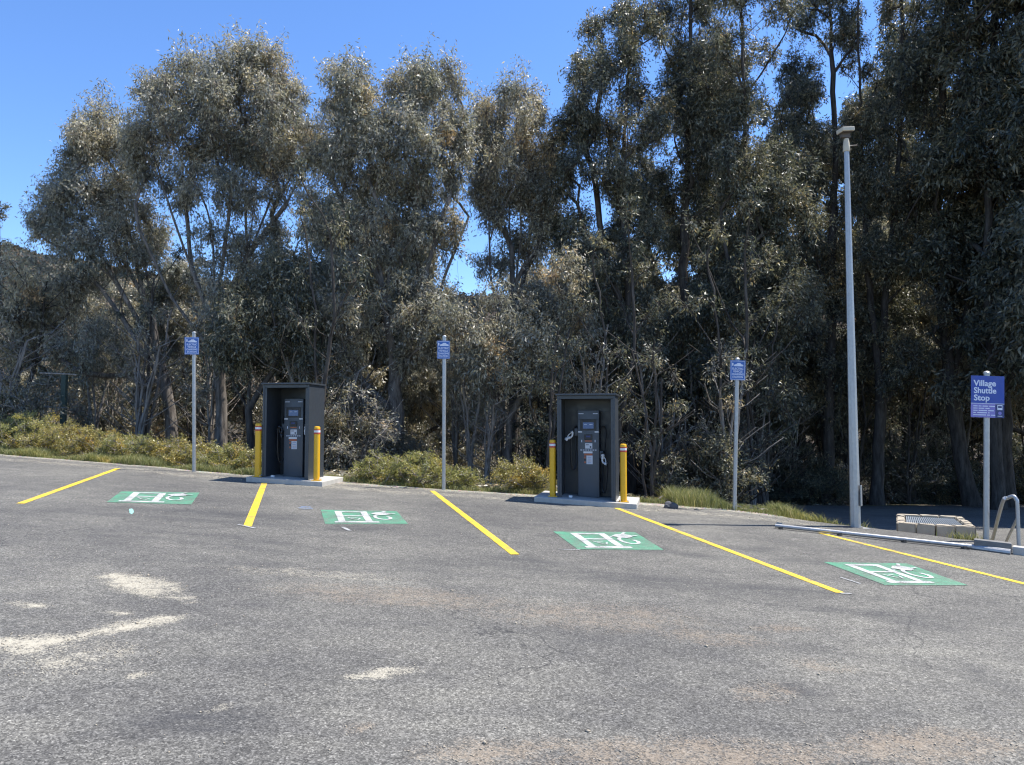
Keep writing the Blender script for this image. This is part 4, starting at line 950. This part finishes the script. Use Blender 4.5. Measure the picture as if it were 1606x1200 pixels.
# grass tufts on the verges: nobody could count them
def grass(name, n, xf, sf, hf, label, seed):
    r = np.random.default_rng(seed); x = xf(r, n); s_ = sf(r, n, x); y = Ye(x) + s_; z = Hgt(x, y); h = hf(r, n, x)
    a = r.uniform(0, 6.28, n); b0 = np.stack([x, y, z - .01], 1); wd = r.uniform(.003, .007, n)[:, None]; sd = np.stack([np.cos(a), np.sin(a), 0 * a], 1) * wd
    le = r.normal(0, .35, (n, 2)) * h[:, None]; m_ = b0 + np.stack([le[:, 0] * .35, le[:, 1] * .35, h * .6], 1); t_ = b0 + np.stack([le[:, 0], le[:, 1], h], 1)
    V = np.stack([b0 - sd, b0 + sd, m_ + sd * .8, m_ - sd * .8, m_ - sd * .8, m_ + sd * .8, t_ + sd * .15, t_ - sd * .15], 1).reshape(-1, 3)
    Q = np.arange(8 * n).reshape(-1, 4); rn = np.repeat(np.clip(r.normal(.45, .25, n), 0, 1), 2); cl = np.repeat(np.clip(.5 + .25 * vnoise(x * 2, y * 2, 9), 0, 1), 2)
    me = mesh_np(name, V, Q, False, {'rnd': ('FACE', rn), 'clump': ('FACE', cl)}); tag(link(name, me, M['grass']), label, 'grass', kind='stuff')
grass('grass', 20000, lambda r, n: r.uniform(3.1, 6.2, n), lambda r, n, x: r.uniform(.12, 1.0, n) + .9 * r.uniform(0, 1, n) * (x < 5.2), lambda r, n, x: r.uniform(.04, .34, n) ** 1.15 * np.where(x > 6, .6, 1) * np.clip(.75 + .5 * vnoise(x * 3, x, 2), .2, 1.4), 'green grass on the verge around the lamp post and right sign pole', 1)
grass('grass', 60000, lambda r, n: r.uniform(-18, -5.4, n), lambda r, n, x: np.abs(r.normal(0, .75, n)) + .16, lambda r, n, x: r.uniform(.03, .17, n) * np.clip(.8 + .6 * vnoise(x * 4, x, 12), .25, 1.7), 'short grass strip between the parking edge and the left shrubs', 2)
grass('grass', 9000, lambda r, n: r.uniform(-4.0, 3.0, n), lambda r, n, x: np.abs(r.normal(0, .4, n)) + .4, lambda r, n, x: r.uniform(.03, .12, n), 'sparse grass on the gravel edge between the shelters', 3)
grass('grass', 260, lambda r, n: r.normal(7.05, .12, n), lambda r, n, x: r.uniform(-.02, .12, n)+.06, lambda r, n, x: r.uniform(.05, .22, n), 'weeds at the foot of the stone box', 4)
# litter of sticks and leaves on the slope under the trees
r = np.random.default_rng(8); n = 30000; x = r.uniform(-22, 22, n); s_ = r.uniform(.5, 16, n); y = Ye(x) + s_; ok = ~((x > 5.4) & (y < 25.4)); x, y = x[ok], y[ok]; n = len(x)
z = Hgt(x, y) + r.uniform(.01, .08, n); dn = unit(np.stack([r.normal(size=n), r.normal(size=n), r.normal(0, .25, n)], 1))
V, Q = leaves(np.stack([x, y, z], 1), dn, .14, .04, None, None, r)
me = mesh_np('leaf_litter', V, Q, False, {'rnd': ('FACE', np.clip(r.normal(.7, .3, n), 0, 1)), 'clump': ('FACE', r.uniform(0, 1, n))}); tag(link('leaf_litter', me, M['leaf_scrub']), 'fallen leaves and bark under the gum trees', 'leaf litter', kind='stuff')
# loose gravel on the asphalt: along the edge and in the dusty places
r = np.random.default_rng(31); fl = np.flatnonzero((dust + tan).reshape(-1) > .12); pick = r.choice(fl, 5200); bx = PX.reshape(-1)[pick] + r.uniform(-.05, .05, 5200); by = PY.reshape(-1)[pick] + r.uniform(-.05, .05, 5200)
bx = np.concatenate([bx, r.uniform(-8, 8, 1500)]); by = np.concatenate([by, r.uniform(2.5, 14, 1500)]); n = len(bx); ok = by < Ye(bx) - .1; bx, by = bx[ok], by[ok]; n = len(bx)
sz = r.uniform(.0025, .009, n) * (1 + (r.uniform(size=n) > .985) * 1.5); ctr = np.stack([bx, by, plane(bx, by) + sz * .35], 1)
oc = np.array([[1, 0, 0], [0, 1, 0], [-1, 0, 0], [0, -1, 0], [0, 0, .7], [0, 0, -.7]], float); V = ctr[:, None] + oc[None] * sz[:, None, None] * r.uniform(.6, 1.3, (n, 6, 1))
tri = np.array([[0, 1, 4], [1, 2, 4], [2, 3, 4], [3, 0, 4], [1, 0, 5], [2, 1, 5], [3, 2, 5], [0, 3, 5]]); Q = (np.arange(n)[:, None, None] * 6 + tri[None]).reshape(-1, 3)
me = mesh_np('loose_gravel', V.reshape(-1, 3), Q, False); tag(link('loose_gravel', me, M['stone']), 'loose gravel scattered on the asphalt', 'gravel', kind='stuff')
# far scrub on the hills
r = np.random.default_rng(12); n = 26000; y = r.uniform(70, 440, n); x = (r.uniform(-250, 1850, n) - CX) / F * y; z = Hgt(x, y); rad = r.uniform(.5, 1.5, n)
k = 7; c = np.repeat(np.stack([x, y, z + rad * .5], 1), k, 0); rd = np.repeat(rad, k); off = unit(r.normal(size=(n * k, 3))) * rd[:, None] * .6
dn = unit(r.normal(size=(n * k, 3))); V, Q = leaves(c + off, dn, 1.0, .8, None, None, r)
V = (V.reshape(-1, 4, 3) - (c + off)[:, None]) * (rd * .9)[:, None, None] + (c + off)[:, None]; V = V.reshape(-1, 3)
me = mesh_np('hill_scrub', V, Q, False, {'rnd': ('FACE', np.clip(r.normal(.4, .3, n * k), 0, 1)), 'clump': ('FACE', np.repeat(r.uniform(0, 1, n), k))}); tag(link('hill_scrub', me, M['leaf_hill']), 'grey brown scrub covering the far hillside', 'scrub', kind='stuff')
C.render.engine = 'CYCLES'
C.cycles.filter_width = 1.2; C.cycles.max_bounces = 6; C.cycles.transparent_max_bounces = 4
